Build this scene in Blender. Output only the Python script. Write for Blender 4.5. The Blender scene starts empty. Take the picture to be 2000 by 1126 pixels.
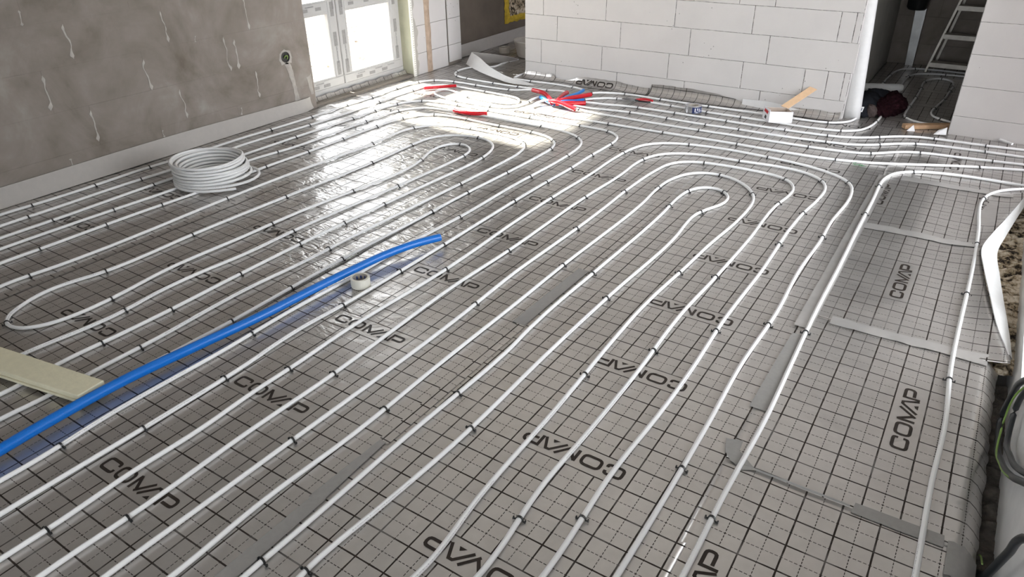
import bpy, bmesh, math, random
import numpy as np
from mathutils import Vector, Matrix

# ------------------------------------------------------------------ scene, camera, light
scene = bpy.context.scene
COL = scene.collection
random.seed(7)
RNG = np.random.default_rng(7)

cam_d = bpy.data.cameras.new('camera')
cam_d.sensor_fit = 'HORIZONTAL'
cam_d.sensor_width = 36.0
cam_d.lens = 1392.58 / 2000.0 * 36.0
cam_d.clip_start = 0.02
cam = bpy.data.objects.new('camera', cam_d)
COL.objects.link(cam)
scene.camera = cam
PITCH, YAW, ROLL = 0.519036, 0.587850, -0.015295
_r = Vector((math.cos(YAW), math.sin(YAW), 0)); _f0 = Vector((-math.sin(YAW), math.cos(YAW), 0)); _u0 = Vector((0, 0, 1))
_f = math.cos(PITCH) * _f0 - math.sin(PITCH) * _u0
_u = math.sin(PITCH) * _f0 + math.cos(PITCH) * _u0
_r2 = math.cos(ROLL) * _r + math.sin(ROLL) * _u
_u2 = -math.sin(ROLL) * _r + math.cos(ROLL) * _u
cam.matrix_world = Matrix(((_r2.x, _u2.x, -_f.x, 0.5758), (_r2.y, _u2.y, -_f.y, -1.5429), (_r2.z, _u2.z, -_f.z, 1.5558), (0, 0, 0, 1)))

# hazy daylight sky
world = bpy.data.worlds.new('daylight'); scene.world = world
world.use_nodes = True
wn = world.node_tree; wn.nodes.clear()
w_out = wn.nodes.new('ShaderNodeOutputWorld'); w_bg = wn.nodes.new('ShaderNodeBackground')
w_bg.inputs['Color'].default_value = (0.93, 0.935, 1.0, 1)
w_bg.inputs['Strength'].default_value = 3.6
wn.links.new(w_bg.outputs[0], w_out.inputs[0])

# sun shining in through the window in the grey wall
sun_d = bpy.data.lights.new('sun', 'SUN'); sun_d.energy = 19.0; sun_d.angle = math.radians(2.2); sun_d.color = (1.0, 0.93, 0.82)
sun = bpy.data.objects.new('sun', sun_d); COL.objects.link(sun)
SUN_DIR = Vector((1.0, -0.03, -0.95)).normalized()
sun.rotation_euler = SUN_DIR.to_track_quat('-Z', 'Y').to_euler()

# portals in the window openings: they emit nothing, they only tell the renderer where the sky can be seen
def portal(name, loc, direction, sx, sy):
    d = bpy.data.lights.new(name, 'AREA'); d.shape = 'RECTANGLE'; d.size = sx; d.size_y = sy; d.energy = 1.0
    d.cycles.is_portal = True
    o = bpy.data.objects.new(name, d); COL.objects.link(o); o.location = loc
    o.rotation_euler = Vector(direction).to_track_quat('-Z', 'Y').to_euler()
    return o
portal('window_portal', (-4.12, 2.95, 1.1), (1, 0, 0), 1.3, 2.2)
portal('terrace_portal', (1.06, 1.7, 1.2), (-1, 0, 0), 2.8, 2.3)
portal('rear_portal', (0.05, -3.32, 1.2), (0, 1, 0), 1.5, 2.2)
portal('passage_portal', (2.65, 3.6, 1.2), (-1, 0, 0), 1.0, 2.4)

scene.view_settings.view_transform = 'Standard'
scene.view_settings.look = 'None'
scene.view_settings.exposure = 1.58
scene.view_settings.gamma = 1.0
scene.view_settings.use_curve_mapping = False

# ------------------------------------------------------------------ helpers
def tag(o, label=None, cat=None, group=None, kind=None):
    if label: o['label'] = label
    if cat: o['category'] = cat
    if group: o['group'] = group
    if kind: o['kind'] = kind
    return o

def empty(name, loc=(0, 0, 0), label=None, cat=None, group=None, kind=None):
    o = bpy.data.objects.new(name, None); COL.objects.link(o); o.location = loc
    o.empty_display_size = 0.05
    return tag(o, label, cat, group, kind)

def link_mesh(name, me, mat=None, parent=None, smooth=False):
    o = bpy.data.objects.new(name, me); COL.objects.link(o)
    if mat is not None and not me.materials:
        for m in (mat if isinstance(mat, (list, tuple)) else [mat]): me.materials.append(m)
    if smooth and len(me.polygons):
        me.polygons.foreach_set('use_smooth', [True] * len(me.polygons))
    if parent is not None:
        o.parent = parent
        o.matrix_parent_inverse = Matrix.Translation(-Vector(parent.location)) if parent.type == 'EMPTY' and not any(parent.rotation_euler) else Matrix.Identity(4)
    return o

def pydata(name, verts, faces, mat=None, parent=None, smooth=False, uvs=None, mats=None):
    me = bpy.data.meshes.new(name)
    me.from_pydata([tuple(map(float, v)) for v in verts], [], faces)
    if uvs is not None:
        ul = me.uv_layers.new(name='uv')
        li = np.empty(len(me.loops), dtype=np.int32); me.loops.foreach_get('vertex_index', li)
        ul.data.foreach_set('uv', np.asarray(uvs, dtype=np.float32)[li].ravel())
    me.update()
    o = link_mesh(name, me, mat, parent, smooth)
    if mats: me.polygons.foreach_set('material_index', mats)
    return o

class MB:
    """collects simple solids and builds them as one mesh"""
    def __init__(s): s.v = []; s.f = []; s.m = []
    def add(s, v, f, m=0):
        b = len(s.v); s.v += [tuple(p) for p in v]; s.f += [tuple(i + b for i in q) for q in f]; s.m += [m] * len(f); return s
    def box(s, x0, x1, y0, y1, z0, z1, m=0):
        v = [(x, y, z) for z in (z0, z1) for y in (y0, y1) for x in (x0, x1)]
        return s.add(v, [(0, 2, 3, 1), (4, 5, 7, 6), (0, 1, 5, 4), (2, 6, 7, 3), (0, 4, 6, 2), (1, 3, 7, 5)], m)
    def build(s, name, mat, parent=None, smooth=False, bevel=0, seg=2):
        me = bpy.data.meshes.new(name); me.from_pydata(s.v, [], s.f); me.update()
        if len(set(s.m)) > 1: me.polygons.foreach_set('material_index', s.m)
        if bevel:
            bm = bmesh.new(); bm.from_mesh(me)
            bmesh.ops.bevel(bm, geom=bm.edges[:], offset=bevel, segments=seg, profile=0.6, affect='EDGES')
            bm.to_mesh(me); bm.free()
        bm = bmesh.new(); bm.from_mesh(me); bmesh.ops.recalc_face_normals(bm, faces=bm.faces[:]); bm.to_mesh(me); bm.free()
        return link_mesh(name, me, mat, parent, smooth)

def frames(P):
    P = np.asarray(P, float); n = len(P)
    T = np.zeros_like(P); T[1:-1] = P[2:] - P[:-2]; T[0] = P[1] - P[0]; T[-1] = P[-1] - P[-2]
    T /= np.linalg.norm(T, axis=1)[:, None] + 1e-12
    U = np.zeros_like(P)
    for i in range(n):
        up = np.array([0, 0, 1.0]) if abs(T[i, 2]) < .97 else np.array([1.0, 0, 0])
        if i and abs(T[i, 2]) >= .8: up = U[i - 1]
        u = up - T[i] * (up @ T[i]); U[i] = u / (np.linalg.norm(u) + 1e-12)
    return T, U, np.cross(T, U)

def tube(P, rad, sides=10, cap=True, hollow=0.0):
    """tube along P; rad may vary; uv = (length, turn). hollow = wall thickness shown at open ends"""
    P = np.asarray(P, float); n = len(P)
    T, U, V = frames(P)
    r = np.broadcast_to(np.asarray(rad, float), (n,))
    s = np.r_[0, np.cumsum(np.linalg.norm(np.diff(P, axis=0), axis=1))]
    verts = []; uv = []; faces = []
    for i in range(n):
        for k in range(sides + 1):
            a = 2 * math.pi * k / sides
            verts.append(P[i] + r[i] * (math.cos(a) * U[i] + math.sin(a) * V[i])); uv.append((s[i], k / sides))
    w = sides + 1
    for i in range(n - 1):
        for k in range(sides):
            faces.append((i * w + k, i * w + k + 1, (i + 1) * w + k + 1, (i + 1) * w + k))
    if cap:
        for i, flip in ((0, True), (n - 1, False)):
            b = len(verts)
            if hollow:
                ri = r[i] - hollow; d = -T[i] * .02 if not flip else T[i] * .02
                for ring, off in ((r[i], 0), (ri, 0), (ri, 1)):
                    for k in range(sides):
                        a = 2 * math.pi * k / sides
                        verts.append(P[i] + ring * (math.cos(a) * U[i] + math.sin(a) * V[i]) + d * off); uv.append((s[i], 0))
                for q in range(2):
                    for k in range(sides):
                        k2 = (k + 1) % sides
                        f = (b + q * sides + k, b + q * sides + k2, b + (q + 1) * sides + k2, b + (q + 1) * sides + k)
                        faces.append(f[::-1] if flip else f)
                f = tuple(b + 2 * sides + k for k in range(sides)); faces.append(f[::-1] if flip else f)
            else:
                for k in range(sides):
                    a = 2 * math.pi * k / sides
                    verts.append(P[i] + r[i] * (math.cos(a) * U[i] + math.sin(a) * V[i])); uv.append((s[i], 0))
                f = tuple(b + k for k in range(sides)); faces.append(f[::-1] if flip else f)
    return verts, faces, uv

def spline(P, step=0.03):
    """smooth curve through P (any dimension), sampled about every step"""
    P = np.asarray(P, float); n = len(P)
    s = np.r_[0, np.cumsum(np.linalg.norm(np.diff(P, axis=0), axis=1))]
    T = np.zeros_like(P)
    for i in range(n):
        if 0 < i < n - 1:
            h0 = s[i] - s[i - 1]; h1 = s[i + 1] - s[i]
            T[i] = ((P[i] - P[i - 1]) / h0 * h1 + (P[i + 1] - P[i]) / h1 * h0) / (h0 + h1)
        else:
            a = max(i - 1, 0); b = min(i + 1, n - 1); T[i] = (P[b] - P[a]) / (s[b] - s[a])
    q = np.linspace(0, s[-1], max(2, int(s[-1] / step) + 1)); out = []
    for x in q:
        i = min(int(np.searchsorted(s, x, 'right')) - 1, n - 2); h = s[i + 1] - s[i]; t = (x - s[i]) / h
        out.append((2*t**3 - 3*t**2 + 1) * P[i] + (t**3 - 2*t**2 + t) * h * T[i] + (-2*t**3 + 3*t**2) * P[i + 1] + (t**3 - t**2) * h * T[i + 1])
    return np.array(out)

def lathe(profile, n=28, loc=(0, 0, 0)):
    v = []; f = []
    for r, z in profile:
        for k in range(n):
            a = 2 * math.pi * k / n; v.append((loc[0] + r * math.cos(a), loc[1] + r * math.sin(a), loc[2] + z))
    for i in range(len(profile) - 1):
        for k in range(n):
            k2 = (k + 1) % n
            f.append((i * n + k, i * n + k2, (i + 1) * n + k2, (i + 1) * n + k))
    return v, f

def _hash(i, j, s):
    return np.modf(np.abs(np.sin(i * 127.1 + j * 311.7 + s * 74.7) * 43758.5453))[0]
def vnoise(x, y, s=0):
    """smooth value noise in [-1, 1]"""
    x = np.asarray(x, float); y = np.asarray(y, float)
    xi = np.floor(x); yi = np.floor(y); fx = x - xi; fy = y - yi
    fx = fx * fx * (3 - 2 * fx); fy = fy * fy * (3 - 2 * fy)
    a = _hash(xi, yi, s); b = _hash(xi + 1, yi, s); c = _hash(xi, yi + 1, s); d = _hash(xi + 1, yi + 1, s)
    return 2 * (a * (1 - fx) * (1 - fy) + b * fx * (1 - fy) + c * (1 - fx) * fy + d * fx * fy) - 1
# ------------------------------------------------------------------ materials
class NT:
    def __init__(s, name):
        s.m = bpy.data.materials.new(name); s.m.use_nodes = True; s.t = s.m.node_tree; s.n = s.t.nodes
        s.b = s.n.get('Principled BSDF'); s.out = s.n.get('Material Output')
    def new(s, typ, **kw):
        nd = s.n.new(typ)
        for k, v in kw.items(): setattr(nd, k, v)
        return nd
    def set(s, nd, idx, v):
        if v is None: return
        if isinstance(v, bpy.types.NodeSocket): s.t.links.new(v, nd.inputs[idx])
        else: nd.inputs[idx].default_value = v
    def math(s, op, a, b=None, c=None):
        nd = s.new('ShaderNodeMath', operation=op)
        for i, v in enumerate((a, b, c)): s.set(nd, i, v)
        return nd.outputs[0]
    def mix(s, fac, a, b):
        nd = s.new('ShaderNodeMix', data_type='RGBA')
        s.set(nd, 0, fac); s.set(nd, 6, a); s.set(nd, 7, b); return nd.outputs[2]
    def noise(s, vec, scale, detail=3, rough=0.55, dist=0.0):
        nd = s.new('ShaderNodeTexNoise'); s.set(nd, 'Vector', vec)
        nd.inputs['Scale'].default_value = scale; nd.inputs['Detail'].default_value = detail
        nd.inputs['Roughness'].default_value = rough; nd.inputs['Distortion'].default_value = dist
        return nd.outputs[0]
    def ramp(s, fac, stops):
        nd = s.new('ShaderNodeValToRGB'); s.set(nd, 0, fac); e = nd.color_ramp.elements
        while len(e) < len(stops): e.new(0.5)
        for el, (p, c) in zip(e, stops): el.position = p; el.color = c if len(c) == 4 else (*c, 1)
        return nd.outputs[0]
    def coord(s, kind='Object'): return s.new('ShaderNodeTexCoord').outputs[kind]
    def geo(s): return s.new('ShaderNodeNewGeometry').outputs['Position']
    def bump(s, h, strength, dist, normal=None):
        nd = s.new('ShaderNodeBump'); s.set(nd, 'Height', h); s.set(nd, 'Strength', strength); s.set(nd, 'Distance', dist)
        s.set(nd, 'Normal', normal); return nd.outputs[0]
    def fin(s, col=None, rough=None, metal=None, normal=None, spec=None, coat=None, sss=None):
        s.set(s.b, 'Base Color', col); s.set(s.b, 'Roughness', rough); s.set(s.b, 'Metallic', metal); s.set(s.b, 'Normal', normal)
        s.set(s.b, 'Specular IOR Level', spec); s.set(s.b, 'Coat Weight', coat); s.b.inputs['Coat Roughness'].default_value = 0.22
        return s.m

def c4(c): return (*c, 1.0)

def simple(name, col, rough=0.5, metal=0.0, var=0.06, scale=30, bump=0.0, bscale=80, spec=None):
    t = NT(name); p = t.geo()
    n = t.noise(p, scale, 3)
    a = c4([x * (1 - var) for x in col]); b = c4([min(1, x * (1 + var)) for x in col])
    colr = t.ramp(n, [(0.3, a), (0.7, b)])
    nm = t.bump(t.noise(p, bscale, 3), 1.0, bump) if bump else None
    return t.fin(colr, rough, metal, nm, spec)

def make_film(name='printed_film', crinkle=1.0):
    """metallised insulation film printed with a 5 cm grid; uv in metres, logo centre at 0,0 every 0.5 m"""
    t = NT(name); uv = t.coord('UV'); pos = t.geo()
    sp = t.new('ShaderNodeSeparateXYZ'); t.set(sp, 0, uv); u, v = sp.outputs[0], sp.outputs[1]
    def near(x, period, off, half):     # 1 within half of off + k * period
        a = t.math('ADD', x, period * 0.5 - off); w = t.math('MODULO', t.math('ADD', a, 1000 * period), period)
        return t.math('LESS_THAN', t.math('ABSOLUTE', t.math('SUBTRACT', w, period * 0.5)), half)
    wob = t.noise(pos, 26, 2)
    hs = t.math('ADD', t.math('MULTIPLY', wob, 0.0016), 0.00165)
    hd = t.math('MULTIPLY', hs, 0.47)
    su = near(u, 0.1, 0.0, hs); sv = near(v, 0.1, 0.05, hs)
    du = near(u, 0.1, 0.05, hd); dv = near(v, 0.1, 0.0, hd)
    dash_v = near(v, 0.0125, 0.0, 0.0044); dash_u = near(u, 0.0125, 0.0, 0.0044)
    du = t.math('MULTIPLY', du, dash_v); dv = t.math('MULTIPLY', dv, dash_u)
    line = t.math('MAXIMUM', t.math('MAXIMUM', su, sv), t.math('MAXIMUM', du, dv))
    inu = t.math('LESS_THAN', t.math('ABSOLUTE', u), 0.1978); inv = near(v, 0.5, 0.0, 0.0478)
    line = t.math('MULTIPLY', line, t.math('SUBTRACT', 1.0, t.math('MULTIPLY', inu, inv)))
    wear = t.ramp(t.noise(pos, 9, 4), [(0.30, (0.72,) * 3), (0.5, (1, 1, 1))])
    line = t.math('MULTIPLY', line, wear)
    n1 = t.noise(pos, 2.2, 4); n2 = t.noise(pos, 24, 3)
    base = t.ramp(t.math('ADD', t.math('MULTIPLY', n1, 0.6), t.math('MULTIPLY', n2, 0.4)),
                  [(0.35, FILM_A), (0.65, FILM_B)])
    col = t.mix(line, base, c4((0.028, 0.021, 0.017)))
    # crinkles: pressed folds of the loose film, stronger in the rolls beside the grey wall
    px_ = t.new('ShaderNodeSeparateXYZ'); t.set(px_, 0, pos)
    st = t.new('ShaderNodeMapping'); t.set(st, 'Vector', pos); st.inputs['Scale'].default_value = (0.6, 1.5, 1.0); st.inputs['Rotation'].default_value = (0, 0, 0.45)
    cr1 = t.noise(st.outputs[0], 12, 4, 0.50, 0.8); cr2 = t.noise(st.outputs[0], 45, 2, 0.5, 0.5)
    ridge = t.math('ABSOLUTE', t.math('SUBTRACT', cr1, 0.5))
    h = t.math('ADD', t.math('MULTIPLY', ridge, 1.8), t.math('MULTIPLY', cr2, 0.14))
    area = t.new('ShaderNodeMapRange', interpolation_type='SMOOTHSTEP'); t.set(area, 0, px_.outputs[0])
    area.inputs[1].default_value = -0.85; area.inputs[2].default_value = -1.9; area.inputs[3].default_value = 0.12; area.inputs[4].default_value = 1.0
    arey = t.new('ShaderNodeMapRange', interpolation_type='SMOOTHSTEP'); t.set(arey, 0, px_.outputs[1])
    arey.inputs[1].default_value = -0.3; arey.inputs[2].default_value = 0.8; arey.inputs[3].default_value = 0.18; arey.inputs[4].default_value = 1.0
    stg = t.math('MULTIPLY', area.outputs[0], arey.outputs[0])
    stg = t.math('MULTIPLY', stg, t.ramp(t.noise(pos, 1.7, 3), [(0.36, (0.25,) * 3), (0.62, (1, 1, 1))]))
    nm = t.bump(h, t.math('ADD', t.math('MULTIPLY', stg, crinkle), 0.03), 0.0095)
    soft = t.bump(t.noise(pos, 11, 2), 0.5, 0.004, nm)
    rough = t.mix(line, c4((0.288,) * 3), c4((0.50,) * 3))
    met = t.math('SUBTRACT', 0.72, t.math('MULTIPLY', line, 0.72))
    return t.fin(col, rough, met, soft, t.math('SUBTRACT', 0.5, t.math('MULTIPLY', line, 0.36)))

FILM_A = (0.465, 0.446, 0.428, 1); FILM_B = (0.555, 0.533, 0.513, 1)

def make_pipe():
    t = NT('white_plastic_pipe'); uv = t.coord('UV'); sp = t.new('ShaderNodeSeparateXYZ'); t.set(sp, 0, uv)
    u, v = sp.outputs[0], sp.outputs[1]
    band = t.math('LESS_THAN', t.math('ABSOLUTE', t.math('SUBTRACT', v, 0.86)), 0.022)
    cmb = t.new('ShaderNodeCombineXYZ'); t.set(cmb, 0, t.math('MULTIPLY', u, 240)); t.set(cmb, 1, t.math('MULTIPLY', v, 60))
    dots = t.math('GREATER_THAN', t.noise(cmb.outputs[0], 1.0, 1), 0.52)
    cm2 = t.new('ShaderNodeCombineXYZ'); t.set(cm2, 0, t.math('MULTIPLY', u, 2.2))
    grp = t.math('GREATER_THAN', t.noise(cm2.outputs[0], 1.0, 0), 0.5)
    ink = t.math('MULTIPLY', t.math('MULTIPLY', band, dots), grp)
    col = t.mix(t.math('MULTIPLY', ink, 0.75), c4((0.80, 0.80, 0.80)), c4((0.05, 0.05, 0.06)))
    return t.fin(col, 0.42, 0.0, None, 0.4)

def make_block(name, col, var, joint=0.0):
    t = NT(name); p = t.geo()
    n = t.noise(p, 3.0, 4); n2 = t.noise(p, 140, 2)
    base = t.ramp(n, [(0.3, c4([x * (1 - var) for x in col])), (0.7, c4([min(1, x * (1 + var)) for x in col]))])
    vor = t.new('ShaderNodeTexVoronoi'); t.set(vor, 'Vector', p); vor.inputs['Scale'].default_value = 17
    chip = t.math('LESS_THAN', vor.outputs['Distance'], 0.075)
    chip = t.math('MULTIPLY', chip, t.math('GREATER_THAN', t.noise(p, 2.4, 2), 0.56))
    base = t.mix(t.math('MULTIPLY', chip, 0.7), base, c4([x * 0.35 for x in col]))
    nm = t.bump(n2, 0.5, 0.0015)
    nm = t.bump(t.math('SUBTRACT', 1.0, chip), 0.6, 0.004, nm)
    return t.fin(base, 0.9, 0.0, nm, 0.25)

def make_plaster():
    t = NT('grey_cement_skim'); p = t.geo()
    n = t.noise(p, 2.1, 5, 0.62, 0.6); n2 = t.noise(p, 7, 4); g = t.noise(p, 160, 2)
    k = t.math('ADD', t.math('MULTIPLY', n, 0.75), t.math('MULTIPLY', n2, 0.25))
    base = t.ramp(k, [(0.34, c4((0.155, 0.130, 0.104))), (0.46, c4((0.225, 0.196, 0.168))), (0.56, c4((0.262, 0.228, 0.204))), (0.68, c4((0.330, 0.305, 0.272)))])
    nm = t.bump(g, 0.4, 0.001); nm = t.bump(n2, 0.5, 0.006, nm)
    return t.fin(base, 0.82, 0.0, nm, 0.3)

def make_glass():
    t = NT('window_glass')
    tr = t.new('ShaderNodeBsdfTransparent'); tr.inputs[0].default_value = (0.93, 0.95, 0.94, 1)
    gl = t.new('ShaderNodeBsdfGlossy'); gl.inputs['Roughness'].default_value = 0.02
    lw = t.new('ShaderNodeLayerWeight'); lw.inputs[0].default_value = 0.5
    fr = t.math('ADD', 0.045, t.math('MULTIPLY', 0.8, t.math('POWER', lw.outputs['Facing'], 5.0)))
    mx = t.new('ShaderNodeMixShader'); t.set(mx, 0, fr); t.set(mx, 1, tr.outputs[0]); t.set(mx, 2, gl.outputs[0])
    t.t.links.new(mx.outputs[0], t.out.inputs[0]); t.n.remove(t.b)
    return t.m

def make_soil():
    t = NT('stony_soil'); p = t.geo()
    n = t.noise(p, 2.0, 6, 0.7); n2 = t.noise(p, 22, 4)
    k = t.math('ADD', t.math('MULTIPLY', n, 0.5), t.math('MULTIPLY', n2, 0.5))
    col = t.ramp(k, [(0.38, c4((0.06, 0.045, 0.03))), (0.5, c4((0.22, 0.17, 0.125))), (0.66, c4((0.42, 0.37, 0.31)))])
    return t.fin(col, 0.95, 0.0, t.bump(n2, 1.0, 0.05))

def make_rubble():
    t = NT('broken_mortar'); p = t.geo()
    n = t.noise(p, 34, 4, 0.65); n2 = t.noise(p, 12, 3)
    k = t.math('ADD', t.math('MULTIPLY', n, 0.6), t.math('MULTIPLY', n2, 0.4))
    col = t.ramp(k, [(0.43, c4((0.03, 0.02, 0.012))), (0.49, c4((0.40, 0.31, 0.20))), (0.58, c4((0.74, 0.66, 0.54)))])
    return t.fin(col, 0.95, 0.0, t.bump(n, 1.0, 0.012))

def make_cloth(name, a, b, scale=120):
    t = NT(name); p = t.geo(); n = t.noise(p, scale, 3, 0.7)
    col = t.ramp(n, [(0.35, c4(a)), (0.65, c4(b))])
    return t.fin(col, 0.95, 0.0, t.bump(n, 1.0, 0.004), 0.1)

FILM = make_film(); FILM_S = make_film('printed_film_smooth', 0.04); PIPE_M = make_pipe()
INK = simple('dark_print', (0.026, 0.019, 0.015), 0.42, 0.0, 0.15, spec=0.25)
TIE_M = simple('black_nylon', (0.012, 0.013, 0.014), 0.35)
BLOCK = make_block('aerated_concrete', (0.555, 0.533, 0.518), 0.04)
BLOCK_R = BLOCK
def make_joint():
    t = NT('thin_bed_joint'); p = t.geo()
    col = t.ramp(t.noise(p, 26, 4, 0.7), [(0.42, c4((0.05, 0.045, 0.04))), (0.50, c4((0.20, 0.19, 0.18))), (0.58, c4((0.52, 0.50, 0.48)))])
    return t.fin(col, 0.95, 0.0, t.bump(t.noise(p, 80, 3), 1.0, 0.003), 0.2)
JOINT = make_joint()
PLASTER = make_plaster()
BROWNWALL = simple('brown_grey_render', (0.150, 0.122, 0.098), 0.85, var=0.12, scale=5, bump=0.002)
PLASTER_J = simple('skim_joint', (0.20, 0.175, 0.148), 0.9)
DRIP = simple('pale_adhesive', (0.44, 0.41, 0.375), 0.85, var=0.12, bump=0.002, bscale=60)
PVC = simple('white_upvc', (0.46, 0.455, 0.45), 0.28, var=0.02)
PVC_FILM = simple('protective_film', (0.27, 0.265, 0.26), 0.4, var=0.12, scale=60)
FRAME_INK = simple('grey_film_print', (0.10, 0.10, 0.105), 0.5)
GLASS = make_glass(); SOIL = make_soil(); RUBBLE = make_rubble()
REVEAL = simple('green_grey_render', (0.44, 0.44, 0.33), 0.85, var=0.06, scale=8, bump=0.002)
RENDER_M = simple('grey_beige_render', (0.40, 0.38, 0.34), 0.88, var=0.08, scale=8, bump=0.002)
DOORPVC = simple('white_door_frame', (0.78, 0.77, 0.76), 0.35, var=0.06, scale=12)
BEAD = simple('corner_bead', (0.85, 0.84, 0.78), 0.35)
MORTAR = simple('brown_mortar', (0.42, 0.32, 0.24), 0.95, var=0.15, scale=20, bump=0.004, bscale=50)
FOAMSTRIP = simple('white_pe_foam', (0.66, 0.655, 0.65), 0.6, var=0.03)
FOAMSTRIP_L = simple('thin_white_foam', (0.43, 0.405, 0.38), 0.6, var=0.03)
XPS = simple('cream_foam_board', (0.74, 0.70, 0.52), 0.7, var=0.04, scale=40, bump=0.001)
BLUE = simple('blue_foam_sleeve', (0.002, 0.150, 0.58), 0.30, var=0.10, scale=300)
BLUE2 = simple('pale_blue_sleeve', (0.012, 0.20, 0.62), 0.30)
RED = simple('red_foam_sleeve', (0.50, 0.008, 0.018), 0.24, var=0.08)
MASK = simple('cream_masking_tape', (0.72, 0.70, 0.62), 0.6, var=0.03)
CARDB = simple('grey_card_core', (0.36, 0.33, 0.29), 0.8)
PRINTBL = simple('blue_print', (0.03, 0.06, 0.24), 0.5)
GREYTAPE = simple('grey_cloth_tape', (0.27, 0.26, 0.25), 0.42, var=0.05, scale=70)
CLEAR = simple('clear_packing_tape', (0.56, 0.545, 0.53), 0.30, 0.6, var=0.05, scale=15)
SILVER = simple('silver_tape', (0.55, 0.56, 0.58), 0.22, 0.8)
NAVY = simple('navy_label', (0.012, 0.022, 0.09), 0.4)
WHITEP = simple('white_print', (0.8, 0.8, 0.8), 0.5)
CARD = simple('white_carton', (0.78, 0.77, 0.80), 0.55, var=0.02)
CARDIN = simple('brown_board', (0.46, 0.38, 0.32), 0.8)
WOOD = simple('pale_wood', (0.66, 0.45, 0.28), 0.6, var=0.08, scale=25)
WOOD2 = simple('brown_wood', (0.40, 0.25, 0.14), 0.6, var=0.15, scale=25)
STEEL = simple('galvanised_steel', (0.30, 0.30, 0.30), 0.4, 0.9, var=0.15, scale=10)
ALU = simple('dusty_aluminium', (0.56, 0.53, 0.48), 0.5, 0.5, var=0.15, scale=15)
RUBBER = simple('black_cable_sheath', (0.014, 0.016, 0.018), 0.4)
GREENY = simple('green_yellow_wire', (0.16, 0.26, 0.05), 0.5)
MAROON = make_cloth('maroon_fleece', (0.010, 0.004, 0.006), (0.034, 0.009, 0.013))
NAVYCL = make_cloth('dark_grey_cloth', (0.012, 0.013, 0.017), (0.030, 0.031, 0.038), 300)
BROWNCL = make_cloth('brown_lining', (0.075, 0.056, 0.052), (0.115, 0.09, 0.085), 200)
YELLOW = simple('yellow_pu_foam', (0.60, 0.42, 0.03), 0.7, var=0.2, scale=30, bump=0.01, bscale=35)
STONE = make_rubble(); STONE.name = 'rough_stone_infill'
CONC = simple('concrete', (0.36, 0.34, 0.32), 0.9, var=0.1, scale=6, bump=0.002)
CEIL_M = simple('grey_ceiling', (0.74, 0.73, 0.72), 0.9, var=0.03, scale=4)
GREENBIT = simple('green_plastic', (0.03, 0.22, 0.06), 0.5)
PLASTIC_W = simple('white_bucket_plastic', (0.62, 0.58, 0.53), 0.45)
# ------------------------------------------------------------------ the room
LW = -3.86        # face of the grey wall
FW = 4.08         # face of the white block wall
CEIL = 2.70
def struct(o): o['kind'] = 'structure'; return o

struct(MB().box(-4.2, 2.8, -3.3, 7.2, -0.32, -0.12).build('floor', CONC))
struct(MB().box(-4.2, 2.8, -3.3, 7.2, CEIL, CEIL + 0.2).build('ceiling', CEIL_M))
wbk = struct(MB().box(-4.16, -0.7, -3.3, -3.0, -0.12, CEIL).box(0.8, 1.2, -3.3, -3.0, -0.12, CEIL).box(-0.7, 0.8, -3.3, -3.0, 2.3, CEIL).box(-0.7, 0.8, -3.3, -3.0, -0.12, 0.1).build('wall_back', PLASTER))
w2 = struct(MB().box(-0.7, -0.63, -3.2, -3.13, 0.1, 2.3).box(0.73, 0.8, -3.2, -3.13, 0.1, 2.3).box(-0.63, 0.73, -3.2, -3.13, 2.23, 2.3).box(-0.63, 0.73, -3.2, -3.13, 0.1, 0.17).build('window_2', PVC))
MB().box(-0.63, 0.73, -3.168, -3.162, 0.17, 2.23).build('pane', GLASS, w2)
struct(MB().box(-4.2, 2.8, -12.0, -3.3, -0.45, -0.2).build('yard', CONC))

def block_mesh(name, w, h, d, bev=0.0015):
    """a block standing in the x-z plane, front face at y = 0, centred on x, bottom at z = 0"""
    m = MB().box(-w / 2, w / 2, 0, d, 0, h)
    me = bpy.data.meshes.new(name); me.from_pydata(m.v, [], m.f)
    bm = bmesh.new(); bm.from_mesh(me)
    ed = [e for e in bm.edges if all(abs(v.co.y) < 1e-6 for v in e.verts)]
    bmesh.ops.bevel(bm, geom=ed, offset=bev, segments=1, affect='EDGES')
    bmesh.ops.recalc_face_normals(bm, faces=bm.faces[:]); bm.to_mesh(me); bm.free()
    return me
_bc = {}
def put_block(parent, axis, plane, a0, a1, z0, z1, gap, mat, proud=0.0, name='block', gz=None):
    """one block of a wall; axis 'x': wall in the x-z plane facing -y, 'y': wall in the y-z plane facing +x"""
    gz = gap if gz is None else gz
    w = round(a1 - a0 - gap, 4); h = round(z1 - z0 - gz, 4)
    if w < 0.02 or h < 0.02: return None
    key = (w, h, mat.name)
    if key not in _bc:
        _bc[key] = block_mesh(name, w, h, 0.012, 0.0003 if mat is PLASTER else 0.0015); _bc[key].materials.append(mat)
    o = bpy.data.objects.new(name, _bc[key]); COL.objects.link(o)
    o.parent = parent
    c = (a0 + a1) / 2
    if axis == 'x': o.location = (c, plane - proud, z0 + gz / 2)
    else:
        o.location = (plane + proud, c, z0 + gz / 2); o.rotation_euler = (0, 0, math.pi / 2)
    return o

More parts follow.
